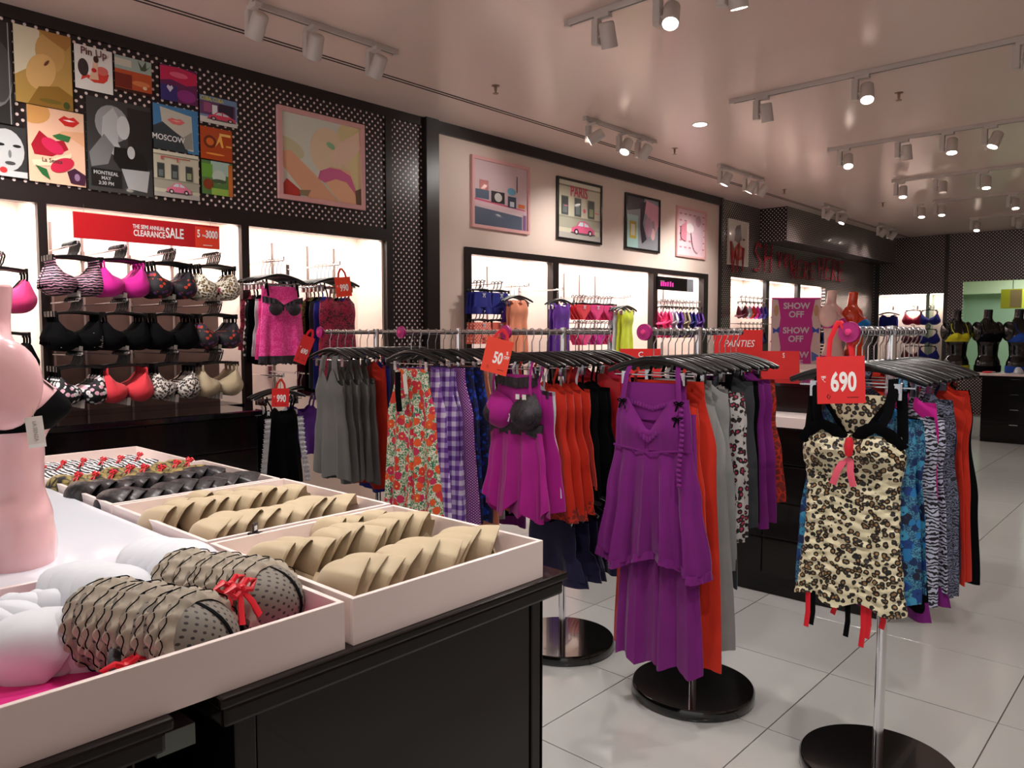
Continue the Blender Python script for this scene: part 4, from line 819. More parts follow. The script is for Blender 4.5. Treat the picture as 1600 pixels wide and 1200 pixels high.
fill('grey rack', *r_(4)[:2], [(slip, 'grey jersey halter top', F_grey, G(w=.13, wh=.165, L=.83, top=.27, sw=.05, sx=.05, neck=(.1, .4, .3))), (slip, 'grey jersey halter top', F_grey, G(w=.13, wh=.17, L=.86, top=.27, sw=.05, sx=.05, neck=(.1, .4, .3))), (slip, 'grey jersey halter top', F_grey, G(w=.14, wh=.17, L=.86, top=.27, sw=.05, sx=.05, neck=(.1, .4, .3))), (slip, 'grey jersey halter top', F_grey, G(w=.15, wh=.175, L=.85, top=.27, sw=.05, sx=.05, neck=(.1, .4, .3))), (slip, 'grey jersey halter top', F_grey, G(w=.155, wh=.18, L=.88, top=.27, sw=.05, sx=.05, neck=(.1, .4, .3))), (slip, 'orange-red jersey top', F_orange, G(w=.165, wh=.20, L=.92, top=.2)), (slip, 'royal blue jersey top', F_blue, G(w=.165, wh=.20, L=.96, top=.2)), (slip, 'grey marl vest', F_grey, G(w=.17, wh=.19, L=.74, top=.2, sw=.03)),
     (slip, 'grey marl vest', F_grey, G(w=.17, wh=.19, L=.76, top=.2, sw=.03)), (slip, 'red satin slip', F_red, G(w=.16, wh=.19, L=.74, top=.34, strapm=F_red)), (slip, 'red satin slip', F_red, G(w=.16, wh=.19, L=.72, top=.34, strapm=F_black)), (slip, 'black chemise', F_black, G(w=.16, wh=.19, L=1.0)), (slip, 'black chemise', F_black, G(w=.165, wh=.2, L=1.1)), (slip, 'black chemise', F_black, G(w=.17, wh=.2, L=1.1))], dx=.0525)
# price tags on the racks
price_tag('red card price tag reading 690 on the leopard rack', (2.29, .80, 1.43), (R(-3), R(-2), R(-58)), .132, '690', rh=.10)
price_tag('tilted orange-red tag reading 50% OFF on the fuchsia rack', (2.40, 2.255, 1.47), (0, R(14), R(-62)), .118, '50', M_redor, small='%\nOFF', rupee=False, h=.15, rh=.04)
price_tag('small red price tag at the near end of the grey rack', (2.44, 3.78, 1.475), (0, R(22), R(-20)), .07, '690', rh=.04, h=.16)
# ---------------------------------------------------------------- bra display bay
def arm(x, z, y0=NB, y1=4.68, label='', parent=None, r=.005):
    t = thing('faceout_arm', label, 'display arm', (x, y0, z)); L = y0 - y1  # a faceout arm fixed to the niche wall, not a rail
    obj('arm', MB().tube([(0, 0, 0), (0, -L + .01, .004), (0, -L, .016)], r, 8), M_steel, t); obj('bracket', box(-.012, .012, -.012, 0, -.04, .03), M_steel, t)
    obj('end_knob', MB().lathe([(0, -.008), (.007, -.006), (.008, 0), (.007, .006), (0, .008)], 10, (0, -L, .016)), M_steel, t)
rows_z = (1.985, 1.675, 1.37); cols_x = (1.55, 1.80, 2.085, 2.37)
rn = ('top', 'middle', 'bottom'); cn = ('first', 'second', 'third', 'fourth')
spec = {(0, 0): (F_stripe, F_black, 'black and pink striped'), (0, 1): (F_hotp, F_hotp, 'bright magenta'), (0, 2): (F_flblk, F_black, 'dark floral'), (0, 3): (F_leog, F_black, 'gold leopard and white'),
        (1, 0): (F_black, F_black, 'black laced'), (1, 1): (F_black, F_black, 'plain black'), (1, 2): (F_black, F_black, 'black push-up'), (1, 3): (F_flblk, F_black, 'navy floral'),
        (2, 0): (F_flbw, F_black, 'black and white flowered'), (2, 1): (F_coralred, F_burg, 'coral red'), (2, 2): (F_leow, F_black, 'snow leopard'), (2, 3): (F_nude, F_nude, 'plain ivory')}
for ri in range(3):
    for ci in range(4):
        x = cols_x[ci]; z = rows_z[ri] - .0; m, m2, d = spec[(ri, ci)]; where = '%s column, %s row, bra display' % (cn[ci], rn[ri])
        arm(x, z - .004, NB, 4.66, 'steel faceout arm of the ' + where)
        for k in range(7):
            y = 4.70 + .026 * k; ds = '%s bra' % d; jit = .05 * math.sin(k * 3 + ci + ri)
            lab = 'in front, ' if k == 0 else '%s from the front, ' % ORD[k]
            bra_hanger('black bra hanger, ' + ('front' if k == 0 else ORD[k] + ' from the front') + ', ' + where, (x, y, z), jit, 'bra hangers of the display bay')
            mm = m if k < 4 else (m2 if k % 2 else m)
            bra(ds + ' ' + lab + where, (x, y, z), mm, m2, jit, 'bras of the display bay', strapm=m if m in (F_hotp, F_nude, F_coralred, F_stripe) else m2, tagged=(k % 2 == 0), sc=.94, bow=(F_pink if (ri, ci) == (0, 3) and k == 0 else None))
        obj_t = None
# laces and patches on the black laced bra (front of middle row)
t = thing('lacing', 'white criss-cross lacing over the black laced bra', 'lacing', (cols_x[0], 4.70, rows_z[1]))
for s in (-1, 1): obj('lace', MB().tube([(s * (.085 + .022 * ((i % 2) * 2 - 1)), -.05 + .004 * abs(i - 4), -.18 - .01 * i) for i in range(9)], .0016, 5).tube([(s * (.085 - .022 * ((i % 2) * 2 - 1)), -.051 + .004 * abs(i - 4), -.18 - .01 * i) for i in range(9)], .0016, 5), F_white, t)
# bay cut by the left frame edge
for k in range(3):
    y = 4.72 + .05 * k
    bra_hanger('black bra hanger at the left edge, %s from the front' % ORD[k], (1.19, y, 1.90), 0, 'bra hangers at the left edge'); bra('hot pink and black bra at the left edge, %s from the front' % ORD[k], (1.19, y, 1.90), F_pink if k < 2 else F_black, F_black, 0, 'bras at the left edge', strapm=F_black)
    bra_hanger('lower black bra hanger at the left edge, %s from the front' % ORD[k], (1.19, y, 1.56), 0, 'bra hangers at the left edge'); bra('black bra low at the left edge, %s from the front' % ORD[k], (1.19, y, 1.56), F_black, F_black, 0, 'bras at the left edge')
for z, s in ((1.896, 'upper'), (1.556, 'lower')): arm(1.19, z, NB, 4.68, s + ' steel faceout arm at the left edge')
# sale board
t = thing('sale_board', 'long red sale board reading CLEARANCE SALE above the bras', 'sign', (1.617, 4.93, 2.05))
obj('board', box(0, .89, 0, .012, 0, .152), M_darkred, t, bevel=.002)
text('THE SEMI ANNUAL', .035, t, M_white, (.43, -.0015, .098), bold=.012, sx=.66); text('CLEARANCE', .052, t, M_white, (.432, -.0015, .058), bold=.02, sx=.66); text('SALE', .088, t, M_white, (.59, -.0015, .075), bold=.02, sx=.62)
obj('offer_card', box(.725, .886, -.003, 0, .002, .138), M_redor, t); text('5   3000', .068, t, M_white, (.805, -.0045, .09), bold=.025, sx=.62); text('for', .02, t, M_white, (.782, -.0045, .082), bold=.01); text('₹', .02, t, M_white, (.782, -.0045, .105)) if False else None
obj('offer_line', box(.775, .835, -.0045, -.003, .018, .022), M_white, t)
for x in (.06, .83): obj('suspension_wire', MB().tube([(x, .006, .15), (x, .006, .20)], .0012, 5), M_steel, t)

# ---------------------------------------------------------------- second bay: babydolls on arms
def tee(x, z, y1, label):
    t = thing('faceout_arm', label, 'display arm', (x, NB, z)); L = NB - y1
    obj('arm', MB().tube([(0, 0, 0), (0, -L, 0)], .007, 8), M_chrome, t); obj('bracket', box(-.014, .014, -.012, 0, -.05, .04), M_steel, t); obj('end_stop', MB().tube([(0, -L, -.004), (0, -L, .024)], .006, 8), M_chrome, t)
tee(2.82, 1.985, 4.66, 'chrome arm carrying the hot pink babydoll'); tee(3.27, 1.985, 4.66, 'chrome arm carrying the red lace corset dress'); tee(2.80, 1.20, 4.66, 'low chrome arm carrying the black and white chemise'); tee(3.10, 1.20, 4.8, 'low chrome arm carrying the purple chemise')
def hot(label, loc, rz, m, group=None, var=0):
    t = thing('babydoll', label, 'babydoll', loc, rz, group)
    obj('back_panel', cloth([(-.175, .14, .006, .002), (-.30, .15, .01, .002)], n=24, step=.03).xf(Matrix.Translation((0, .012, 0))), F_place, t)
    obj('body', cloth([(-.27, .15, .02, .001), (-.36, .155, .022, .002), (-.5, .165, .022, .006), (-.66, .182, .028, .012)], n=64, k=5, cups=((-.07, -.325, .03, .055), (.07, -.325, .03, .055)), step=.02), F_place, t)
    obj('neck_lace', ruffle([(-.155, -.02, -.245), (-.07, -.05, -.262), (0, -.03, -.30), (.07, -.05, -.262), (.155, -.02, -.245)], .042, .005, 12, 90), F_blace, t)
    obj('hem_lace', cloth([(-.645, .182, .03, .012), (-.70, .188, .032, .013)], n=64, k=5, step=.012, hem=.012, hemk=12), F_blace, t)
    for s in (-1, 1): obj('strap', ribbon([(s * .11, 0, -.13), (s * .115, -.016, -.17), (s * .115, -.03, -.245)], .016), F_black, t); obj('cup_lace', cup_mb(s, .05, .02, .7, .1), F_blace, t, (s * .07, -.046, -.325))
def bay(where, x, z, y, items, dy=.05):
    for i, it in enumerate(items):
        hanger('black hanger, %s from the front %s' % (ORD[i], where), (x, y + dy * i, z), .04 * math.sin(i * 3 + x), True, 'hangers ' + where)
        it[0]('%s, %s from front %s' % (it[1], ORD[i], where), (x, y + dy * i, z), .04 * math.sin(i * 3 + x), it[2], group='garments ' + where, **(it[3] if len(it) > 3 else {}))
bay('on the pink babydoll arm', 2.82, 1.985, 4.70, [(hot, 'hot pink lace babydoll with black trim', F_place), (slip, 'hot pink lace babydoll', F_place, G(w=.15, wh=.18, L=.68, strapm=F_black)), (slip, 'white chemise', F_white, G(w=.15, wh=.18, L=.66)), (slip, 'black chemise', F_black, G(w=.17, wh=.19, L=.70)), (slip, 'dark floral chemise', F_flbw, G(w=.17, wh=.19, L=.66)), (slip, 'red lace chemise', F_rlace, G(w=.17, wh=.19, L=.62))])
bay('on the corset dress arm', 3.27, 1.985, 4.70, [(slip, 'red and black lace corset dress', F_rlace, G(w=.155, wh=.17, L=.92, cups=True, strapm=F_black, fold=.006)), (slip, 'royal blue chemise', F_blue, G(w=.17, wh=.185, L=.90)), (slip, 'grey-blue chemise', F_char, G(w=.175, wh=.19, L=.90)), (slip, 'dark chemise', F_black, G(w=.175, wh=.19, L=.92)), (slip, 'olive print chemise', F_olive, G(w=.18, wh=.18, L=.60)), (slip, 'dark chemise', F_burg, G(w=.18, wh=.19, L=.95))])
def lacew(label, loc, rz, m, group=None, var=0):
    slip(label, loc, rz, F_black, w=.13, wh=.16, L=.72, group=group, strapm=F_black, cat='chemise')
t0 = len(bpy.data.objects)
bay('on the low arm', 2.80, 1.20, 4.70, [(slip, 'black chemise with white lace', F_black, G(w=.13, wh=.17, L=.74, trim=F_wlace, top=.24)), (slip, 'black chemise', F_black, G(w=.16, wh=.18, L=.72)), (slip, 'white chemise', F_white, G(w=.16, wh=.19, L=.72))])
t = thing('lace_panel', 'white lace strips on the black chemise of the low arm', 'lace', (2.80, 4.70, 1.20))
for s in (-1, 1): obj('lace_strip', ruffle([(s * .10, -.04, -.28), (s * .115, -.036, -.45), (s * .135, -.038, -.6), (s * .15, -.04, -.74)], .045, .006, 14, 90, dv=(s, 0, 0)), F_wlace if s > 0 else F_white, t)
bay('on the low purple arm', 3.06, 1.20, 4.86, [(slip, 'violet chemise', F_violet, G(w=.15, wh=.18, L=.6)), (slip, 'violet chemise', F_violet, G(w=.15, wh=.18, L=.6))])
price_tag('red price tag reading 990 on the red lace corset dress', (3.285, 4.655, 1.895), (0, R(-6), R(-20)), .115, '990', M_redor, ribm=F_orange, rh=.06, h=.14)
price_tag('red price tag reading 990 on the black and white chemise', (2.775, 4.655, 1.12), (0, R(3), R(-18)), .115, '990', M_red, ribm=F_orange, rh=.06, h=.125)

# ---------------------------------------------------------------- framed pictures and collage
M_fpink = mat('pink_frame', (226, 170, 168), .35); M_fblk = mat('black_frame', (20, 16, 16), .2, coat=.3); M_fwht = mat('white_frame', (225, 216, 206), .4)
def picture(label, x0, x1, z0, z1, shapes, frame=None, y=W, fw=.025, cat='picture', name='framed_picture', letters=()):
    w = x1 - x0; h = z1 - z0; t = thing(name, label, cat, (x0, y, z0))
    if frame:
        for b in ((0, w, 0, fw), (0, w, h - fw, h), (0, fw, fw, h - fw), (w - fw, w, fw, h - fw)): obj('frame_bar', box(b[0], b[1], -.028, 0, b[2], b[3]), frame, t, bevel=.002)
        obj('backing', box(fw, w - fw, -.012, 0, fw, h - fw), M_fwht, t); o = obj('print', art(shapes, w - 2 * fw, h - 2 * fw), M_print, t, (fw, -.0125, fw))
    else: obj('board', box(0, w, -.012, 0, 0, h), M_fblk, t); obj('print', art(shapes, w, h), M_print, t, (0, -.0125, 0))
    for (s, sz, cx, cz, m, sx) in letters: text(s, sz, t, m, (cx * w, -.0175 if not frame else -.0165 , cz * h), bold=.01, sx=sx)
    return t
SK = (238, 190, 160); SK2 = (214, 150, 116)
def car(x, y, s, c, c2=(60, 40, 50)):
    return [((90, 84, 84), el(x + .5 * s, y - .02 * s, .55 * s, .05 * s)), (c, [(x, y), (x + .02 * s, y + .14 * s), (x + .2 * s, y + .2 * s), (x + .32 * s, y + .36 * s), (x + .55 * s, y + .40 * s), (x + .75 * s, y + .30 * s), (x + .85 * s, y + .2 * s), (x + .99 * s, y + .14 * s), (x + s, y)]),
            ((210, 220, 226), [(x + .27 * s, y + .22 * s), (x + .36 * s, y + .34 * s), (x + .50 * s, y + .355 * s), (x + .50 * s, y + .22 * s)]), ((210, 220, 226), [(x + .54 * s, y + .22 * s), (x + .54 * s, y + .355 * s), (x + .70 * s, y + .29 * s), (x + .76 * s, y + .22 * s)]),
            (c2, el(x + .2 * s, y + .02 * s, .1 * s, .1 * s, 14)), (c2, el(x + .8 * s, y + .02 * s, .1 * s, .1 * s, 14)), ((220, 210, 210), el(x + .2 * s, y + .02 * s, .05 * s, .05 * s, 10)), ((220, 210, 210), el(x + .8 * s, y + .02 * s, .05 * s, .05 * s, 10))]
def facade(light=(206, 200, 176), dark=(150, 146, 126)):
    s = [(light, rc(0, 0, 1, 1)), (dark, rc(0, .9, 1, .93)), ((226, 220, 198), rc(0, .93, 1, 1)), (dark, rc(0, .36, 1, .39)), ((170, 166, 148), rc(0, .18, 1, .36))]
    for x in (.08, .38, .70): s += [((96, 98, 92), rc(x - .01, .40, x + .15, .73)), ((60, 66, 66), rc(x, .42, x + .14, .71)), ((150, 160, 120) if x > .6 else (110, 120, 120), rc(x + .02, .44, x + .12, .58))]
    return s + [((178, 172, 164), rc(0, 0, 1, .10))]
lips = lambda cx, cy, s, c, c2=(250, 240, 235): [(c, [(cx - s, cy), (cx - .45 * s, cy + .32 * s), (cx, cy + .2 * s), (cx + .45 * s, cy + .32 * s), (cx + s, cy), (cx + .4 * s, cy - .38 * s), (cx - .4 * s, cy - .38 * s)]), (c2, [(cx - .6 * s, cy + .02 * s), (cx, cy + .08 * s), (cx + .6 * s, cy + .02 * s), (cx, cy - .06 * s)])]
GR = lambda v: (v, v, v)
CX = -0.0
picture('dark grey portrait poster cut by the left edge', 1.06, 1.352, 2.65, 3.2, [(GR(40), rc(0, 0, 1, 1)), (GR(120), el(.7, .4, .3, .25)), (GR(70), el(.8, .5, .2, .3)), (GR(170), rc(.95, 0, .965, 1))], name='poster', cat='poster')
picture('golden poster of a kissing couple', 1.366, 1.658, 2.785, 3.207, [((190, 150, 80), rc(0, 0, 1, 1)), ((226, 214, 184), [(0, .35), (.2, .45), (.42, .62), (.45, 1), (0, 1)]), ((206, 160, 96), el(.62, .72, .26, .26)), ((222, 176, 112), el(.45, .45, .28, .22, rot=.6)), ((176, 124, 60), [(.4, 1), (.62, .9), (.9, .8), (1, .9), (1, 1)]), ((150, 110, 44), [(.2, 0), (.4, .25), (.75, .3), (1, .2), (1, 0)]), ((120, 100, 40), el(.6, .08, .2, .03)), ((110, 60, 40), el(.55, .58, .06, .02, rot=.7)), ((70, 84, 40), el(.88, .06, .06, .05))], name='poster', cat='poster')
picture('white poster with red pin-up drawing', 1.674, 1.884, 2.93, 3.183, [((240, 234, 228), rc(0, 0, 1, 1)), ((220, 60, 50), [(.15, .2), (.3, .28), (.5, .2), (.75, .22), (.85, .3), (.9, .45), (.7, .5), (.6, .42), (.4, .35), (.2, .35)]), ((60, 50, 50), el(.22, .5, .14, .2)), ((226, 110, 100), el(.72, .5, .16, .1)), (SK, [(.36, .25), (.45, .5), (.5, .72), (.6, .7), (.6, .45), (.62, .28)]), ((70, 40, 36), el(.56, .74, .07, .08)), ((210, 40, 40), el(.5, .48, .07, .05))], name='poster', cat='poster', letters=[('Pin Up', .06, .5, .87, mat('ink_brown', (110, 60, 60), .6), .9)])
picture('orange street-scene poster with a palm', 1.897, 2.116, 2.97, 3.178, [((196, 84, 44), rc(0, 0, 1, 1)), ((170, 186, 176), rc(0, .62, 1, 1)), ((214, 206, 190), rc(0, .72, .45, .92)), ((70, 84, 60), [(.7, .7), (.62, .98), (.74, .8), (.85, 1), (.86, .78), (1, .9), (.82, .7)]), ((120, 40, 26), rc(0, .1, .45, .5)), ((224, 130, 80), el(.7, .3, .25, .08)), ((60, 24, 20), rc(.0, 0, 1, .08)), ((240, 210, 170), el(.8, .2, .06, .05))], name='poster', cat='poster')
picture('magenta and violet poster with a white heart', 2.169, 2.408, 2.972, 3.193, [((110, 40, 90), rc(0, 0, 1, 1)), ((214, 40, 90), [(0, .55), (.3, .62), (.7, .52), (1, .6), (1, .92), (.5, 1), (0, .95)]), ((240, 110, 140), el(.5, .78, .25, .08)), ((60, 50, 120), rc(0, 0, .45, .45)), ((150, 50, 130), el(.7, .22, .26, .18)), ((230, 220, 236), [(.25, .25), (.16, .38), (.2, .45), (.25, .41), (.3, .45), (.34, .38)])], name='poster', cat='poster')
picture('poster of a pink vintage car with yellow lettering', 2.422, 2.684, 2.885, 3.06, [((120, 150, 190), rc(0, 0, 1, 1)), ((110, 70, 110), rc(0, .3, .95, .8)), ((50, 40, 60), rc(.5, .35, .9, .78)), ((226, 220, 210), rc(0, .0, 1, .22)), ((170, 90, 130), rc(.1, .4, .3, .75)), ((240, 240, 240), rc(.32, .35, .46, .7))] + car(.2, .18, .75, (222, 70, 100)), name='poster', cat='poster', letters=[('CUBA, CUBA', .034, .32, .88, mat('ink_yellow', (236, 220, 60), .6), .8)])
picture('black and white poster of a woman\'s face cut by the left edge', 1.15, 1.408, 2.363, 2.64, [(GR(50), rc(0, 0, 1, 1)), (GR(190), el(.62, .52, .34, .42)), (GR(20), el(.3, .6, .14, .5)), (GR(30), el(.5, .62, .09, .03)), (GR(30), el(.82, .62, .08, .03)), (GR(120), el(.68, .45, .03, .08)), (GR(70), el(.68, .27, .1, .035)), (GR(200), rc(.3, 0, 1, .12)), ((200, 50, 50), el(.55, .12, .07, .06))], name='poster', cat='poster')
picture('tattoo poster with red heart banner and red lips', 1.417, 1.712, 2.356, 2.781, [(SK, rc(0, 0, 1, 1)), ((216, 156, 90), el(.1, .92, .3, .16)), ((230, 170, 130), [(.4, .6), (.7, .66), (1, .55), (1, .75), (.6, .72)])] + lips(.73, .87, .19, (206, 40, 36)) + [((170, 24, 44), [(.05, .48), (.2, .68), (.42, .56), (.62, .6), (.7, .48), (.4, .36), (.1, .36)]), ((210, 40, 84), el(.42, .5, .2, .09, rot=-.3)), ((50, 110, 60), [(.42, .64), (.55, .68), (.75, .66), (.7, .58), (.5, .6)]), ((240, 214, 180), [(.05, .28), (.4, .32), (.75, .44), (.75, .38), (.42, .24), (.08, .2)]), ((200, 40, 70), el(.58, .26, .22, .09, rot=.3)), ((40, 100, 56), [(.1, .22), (.3, .18), (.36, .04), (.22, .1)]), ((66, 34, 56), [(.66, .18), (.8, .24), (1, .16), (.98, .02), (.72, .03)]), ((150, 120, 150), el(.84, .12, .05, .05))], name='poster', cat='poster', letters=[('La Senza', .034, .4, .30, mat('ink_dark', (90, 40, 40), .6), .9)])
picture('large black and white poster of a blonde woman with event lettering', 1.728, 2.104, 2.349, 2.90, [(GR(58), rc(0, 0, 1, 1)), (GR(32), rc(.62, .3, 1, .95)), (GR(150), el(.38, .74, .26, .2)), (GR(180), [(.2, .5), (.24, .8), (.4, .92), (.5, .8), (.46, .55), (.56, .42), (.4, .4)]), (GR(200), el(.55, .72, .10, .13)), (GR(120), [(.02, .4), (.25, .62), (.4, .5), (.3, .3), (.05, .25)]), (GR(18), [(.4, .5), (.75, .5), (.9, .42), (.92, .28), (.5, .25), (.38, .36)]), (GR(170), [(.5, .27), (.95, .28), (.9, .04), (.6, .06)]), (GR(24), rc(.04, .05, .5, .24)), (GR(190), el(.66, .46, .06, .07))], name='poster', cat='poster', letters=[('MONTREAL\nMAY\n3:30 PM', .030, .26, .14, mat('ink_grey', (190, 190, 190), .6), .9)])
picture('blue poster with a pink lip print and MOSCOW lettering', 2.117, 2.408, 2.66, 2.94, [((70, 130, 180), rc(0, 0, 1, 1)), ((200, 196, 180), [(.15, .95), (.85, .85), (.88, .05), (.45, .1), (.2, .5)]), ((50, 60, 64), [(0, 0), (0, .5), (.2, .62), (.45, .45), (.7, .3), (.75, 0)]), ((150, 150, 140), [(.6, .3), (.85, .5), (.87, .1), (.7, .08)])] + lips(.5, .68, .2, (226, 110, 110), (240, 180, 170)), name='poster', cat='poster', letters=[('MOSCOW', .05, .32, .26, M_white, .9)])
picture('small poster of a pale facade with red graffiti and a pink car', 2.112, 2.404, 2.363, 2.652, facade() + [((200, 90, 90), rc(.15, .8, .2, .88)), ((200, 90, 90), rc(.15, .86, .8, .88)), ((200, 90, 90), rc(.5, .78, .53, .88))] + car(.25, .12, .55, (226, 120, 150)), name='poster', cat='poster')
picture('orange neon-sign poster in the collage', 2.42, 2.642, 2.648, 2.858, [((190, 74, 24), rc(0, 0, 1, 1)), ((120, 44, 20), el(.3, .55, .2, .2)), ((220, 110, 40), el(.3, .55, .12, .12)), ((250, 190, 90), [(.45, .4), (.6, .8), (.66, .78), (.72, .42), (.66, .42), (.6, .6)]), ((250, 200, 110), rc(.6, .78, .95, .86)), ((250, 190, 90), rc(.8, .45, .98, .5)), ((240, 160, 70), el(.45, .18, .3, .03))], name='poster', cat='poster')
picture('green-toned poster of a vintage car in a street', 2.423, 2.640, 2.417, 2.639, [((90, 130, 70), rc(0, 0, 1, 1)), ((176, 204, 190), rc(.3, .6, .9, 1)), ((210, 120, 50), rc(.86, 0, 1, .95)), ((110, 170, 60), rc(0, .5, .35, .9)), ((200, 214, 200), el(.55, .55, .22, .2)), ((70, 90, 60), el(.55, .42, .24, .06)), ((140, 60, 30), el(.2, .3, .16, .16)), ((150, 190, 80), rc(.3, 0, .85, .2))], name='poster', cat='poster')
picture('large pink-framed picture of crossed legs and a pink garment', 2.985, 3.742, 2.455, 3.112, [((226, 226, 212), rc(0, 0, 1, 1)), ((232, 214, 160), el(.88, .6, .24, .5)), ((214, 206, 166), el(.08, .58, .2, .11, rot=-.4)), ((240, 214, 180), el(.56, .62, .22, .3)), ((236, 176, 140), [(0, .52), (.1, .55), (.4, .3), (.65, .05), (.7, 0), (.3, 0), (.0, .35)]), ((196, 60, 50), [(0, .12), (.05, .2), (.24, .06), (.2, 0), (0, 0)]), ((244, 190, 150), [(.45, .32), (.6, .44), (.85, .42), (.95, .12), (.96, 0), (.72, 0), (.6, .12)]), ((222, 110, 156), [(.43, .26), (.46, .36), (.58, .42), (.72, .42), (.86, .36), (.93, .18), (.97, .04), (.90, .16), (.80, .27), (.66, .29), (.52, .22)]), ((246, 212, 186), [(.60, .50), (.62, .62), (.72, .76), (.98, .96), (1, .74), (.86, .56), (.80, .44), (.76, .50), (.72, .42), (.68, .50), (.64, .43)]), ((150, 196, 150), el(.60, .70, .06, .035, rot=-.5)), ((110, 84, 60), [(.92, .18), (1, .22), (1, 0), (.93, 0)]), ((150, 130, 100), [(.2, .08), (.34, .1), (.3, .02), (.2, .02)])], M_fpink, fw=.035)
picture('pink-framed picture of a pink table with album covers', 4.92, 5.708, 2.447, 3.09, [((214, 186, 190), rc(0, 0, 1, 1)), ((226, 190, 200), [(0, .32), (.9, .3), (1, .24), (1, .34), (.0, .4)]), ((90, 100, 120), [(0, .28), (.9, .22), (.9, 0), (0, 0)]), ((214, 90, 120), [(0, .38), (.96, .32), (.96, .34), (.0, .41)]), ((80, 96, 120), rc(.03, .41, .27, .55)), ((200, 120, 120), rc(.1, .55, .26, .7)), ((40, 40, 44), rc(.31, .38, .56, .56)), ((210, 206, 200), el(.44, .47, .07, .07)), ((60, 70, 90), rc(.62, .34, .78, .52)), ((220, 220, 224), rc(.66, .36, .74, .44)), ((110, 170, 200), el(.69, .6, .08, .06)), ((60, 40, 40), rc(.79, .6, .805, .86)), ((226, 120, 60), rc(.82, .36, .95, .42)), ((130, 90, 140), rc(.92, .0, .97, .25))], M_fpink, fw=.03)
picture('black-framed picture of a facade with PARIS graffiti and a pink car', 6.131, 6.905, 2.447, 3.08, facade() + car(.3, .12, .55, (226, 100, 140)) + [((222, 90, 120), el(.6, .52, .03, .04, 8)), ((226, 120, 140), rc(.85, .5, .95, .52)), ((226, 120, 140), rc(.12, .55, .2, .57))], M_fblk, letters=[('PARIS', .15, .48, .80, mat('ink_rose', (214, 70, 100), .6), .8)])
picture('black-framed picture with a pink feathered shape and a gold frame', 7.358, 8.09, 2.446, 3.078, [((150, 150, 156), rc(0, 0, 1, 1)), ((60, 60, 70), [(0, .9), (0, .7), (.5, .8), (.55, 1), (0, 1)]), ((166, 200, 196), rc(0, 0, .36, .64)), ((196, 170, 70), rc(.1, .18, .3, .52)), ((216, 214, 190), rc(.14, .24, .26, .46)), ((226, 160, 180), [(.5, .75), (.6, .98), (1, .9), (1, .5), (.9, .35), (.85, .6), (.7, .55), (.62, .7)]), ((46, 36, 52), [(.42, .9), (.6, .95), (.55, .7), (.5, .5), (.62, .2), (.48, .1), (.42, .4)]), ((236, 190, 190), el(.82, .32, .07, .12)), ((190, 150, 170), el(.68, .45, .12, .2))], M_fblk)
picture('pink-framed picture of a woman with rows of lip prints', 8.478, 9.224, 2.444, 3.066, [((240, 206, 212), rc(0, 0, 1, 1))] + sum([lips(.12 + .16 * i, .9 - .145 * j, .05, (206, 120, 136), (220, 150, 160))[:1] for i in range(6) for j in range(6) if not (i in (2, 3) and j in (1, 2, 3))], []) + [((226, 190, 200), el(.7, .5, .22, .42)), ((196, 150, 160), el(.72, .78, .1, .12)), ((244, 232, 232), el(.42, .6, .14, .11)), ((222, 140, 156), [(.1, .6), (.3, .75), (.3, .3), (.12, .35)])], M_fpink, fw=.025)
picture('white-framed drawing on the dotted wall beside the red lettering', 9.85, 10.46, 2.43, 3.056, [((226, 216, 204), rc(0, 0, 1, 1)), ((120, 100, 96), [(.3, .55), (.4, .9), (.62, .95), (.7, .6), (.55, .5)]), ((200, 90, 70), [(.2, .3), (.5, .5), (.8, .4), (.85, .15), (.5, .08), (.25, .15)]), ((90, 70, 70), el(.45, .78, .12, .1)), ((226, 140, 120), el(.6, .28, .2, .1)), ((110, 120, 90), [(.1, .2), (.3, .36), (.2, .5), (.12, .4)])], M_fwht, fw=.02)

# ---------------------------------------------------------------- hand-painted red letters on the far wall
M_neon = mat('red_paint_letters', (160, 22, 44), .45)
GL = {'W': [[(0, 1), (.25, 0), (.5, .7), (.75, 0), (1, 1)]], 'i': [[(.1, .8), (.0, 0)], [(.12, 1.05), (.12, 1.1)]], 'S': [[(.9, .9), (.4, 1), (.1, .75), (.8, .4), (.6, .05), (0, .1)]], 'H': [[(.1, 1), (0, 0)], [(.9, 1), (.8, 0)], [(-.1, .45), (1, .6)]], 'Y': [[(0, 1), (.4, .55)], [(.8, 1), (.2, -.1)]], 'O': [[(.5, 1), (.05, .6), (.3, .02), (.8, .3), (.75, .85), (.5, 1)]], 'U': [[(0, 1), (.1, .1), (.6, .05), (.85, 1)]], 'E': [[(.9, 1), (.1, .95), (0, 0), (.85, .1)], [(.05, .5), (.7, .55)]], 'R': [[(0, 0), (.1, 1), (.7, .95), (.75, .6), (.1, .5), (.9, 0)]]}
def word(wd, x, z, h, w, label, drop=0.0):
    t = thing('painted_lettering', label, 'lettering', (x, 4.985, z))
    for i, ch in enumerate(wd):
        mb = MB()
        for st in GL[ch]: mb.tube([((i + q[0] * .72) * w, -.012, q[1] * h + drop * i) for q in st], [.030 - .012 * (k / max(1, len(st) - 1)) for k in range(len(st))], 6, .3, (0, 1, 0))
        obj('letter', mb, M_neon, t)
word('WiSH', 9.92, 2.33, .42, .36, 'red scrawled word WISH across the framed drawing', .02); word('YOU', 11.45, 2.50, .22, .24, 'red scrawled word YOU on the far dotted wall'); word('WERE', 11.95, 2.36, .28, .27, 'red scrawled word WERE on the far dotted wall'); word('HERE', 13.1, 2.40, .36, .32, 'red scrawled word HERE on the far dotted wall')

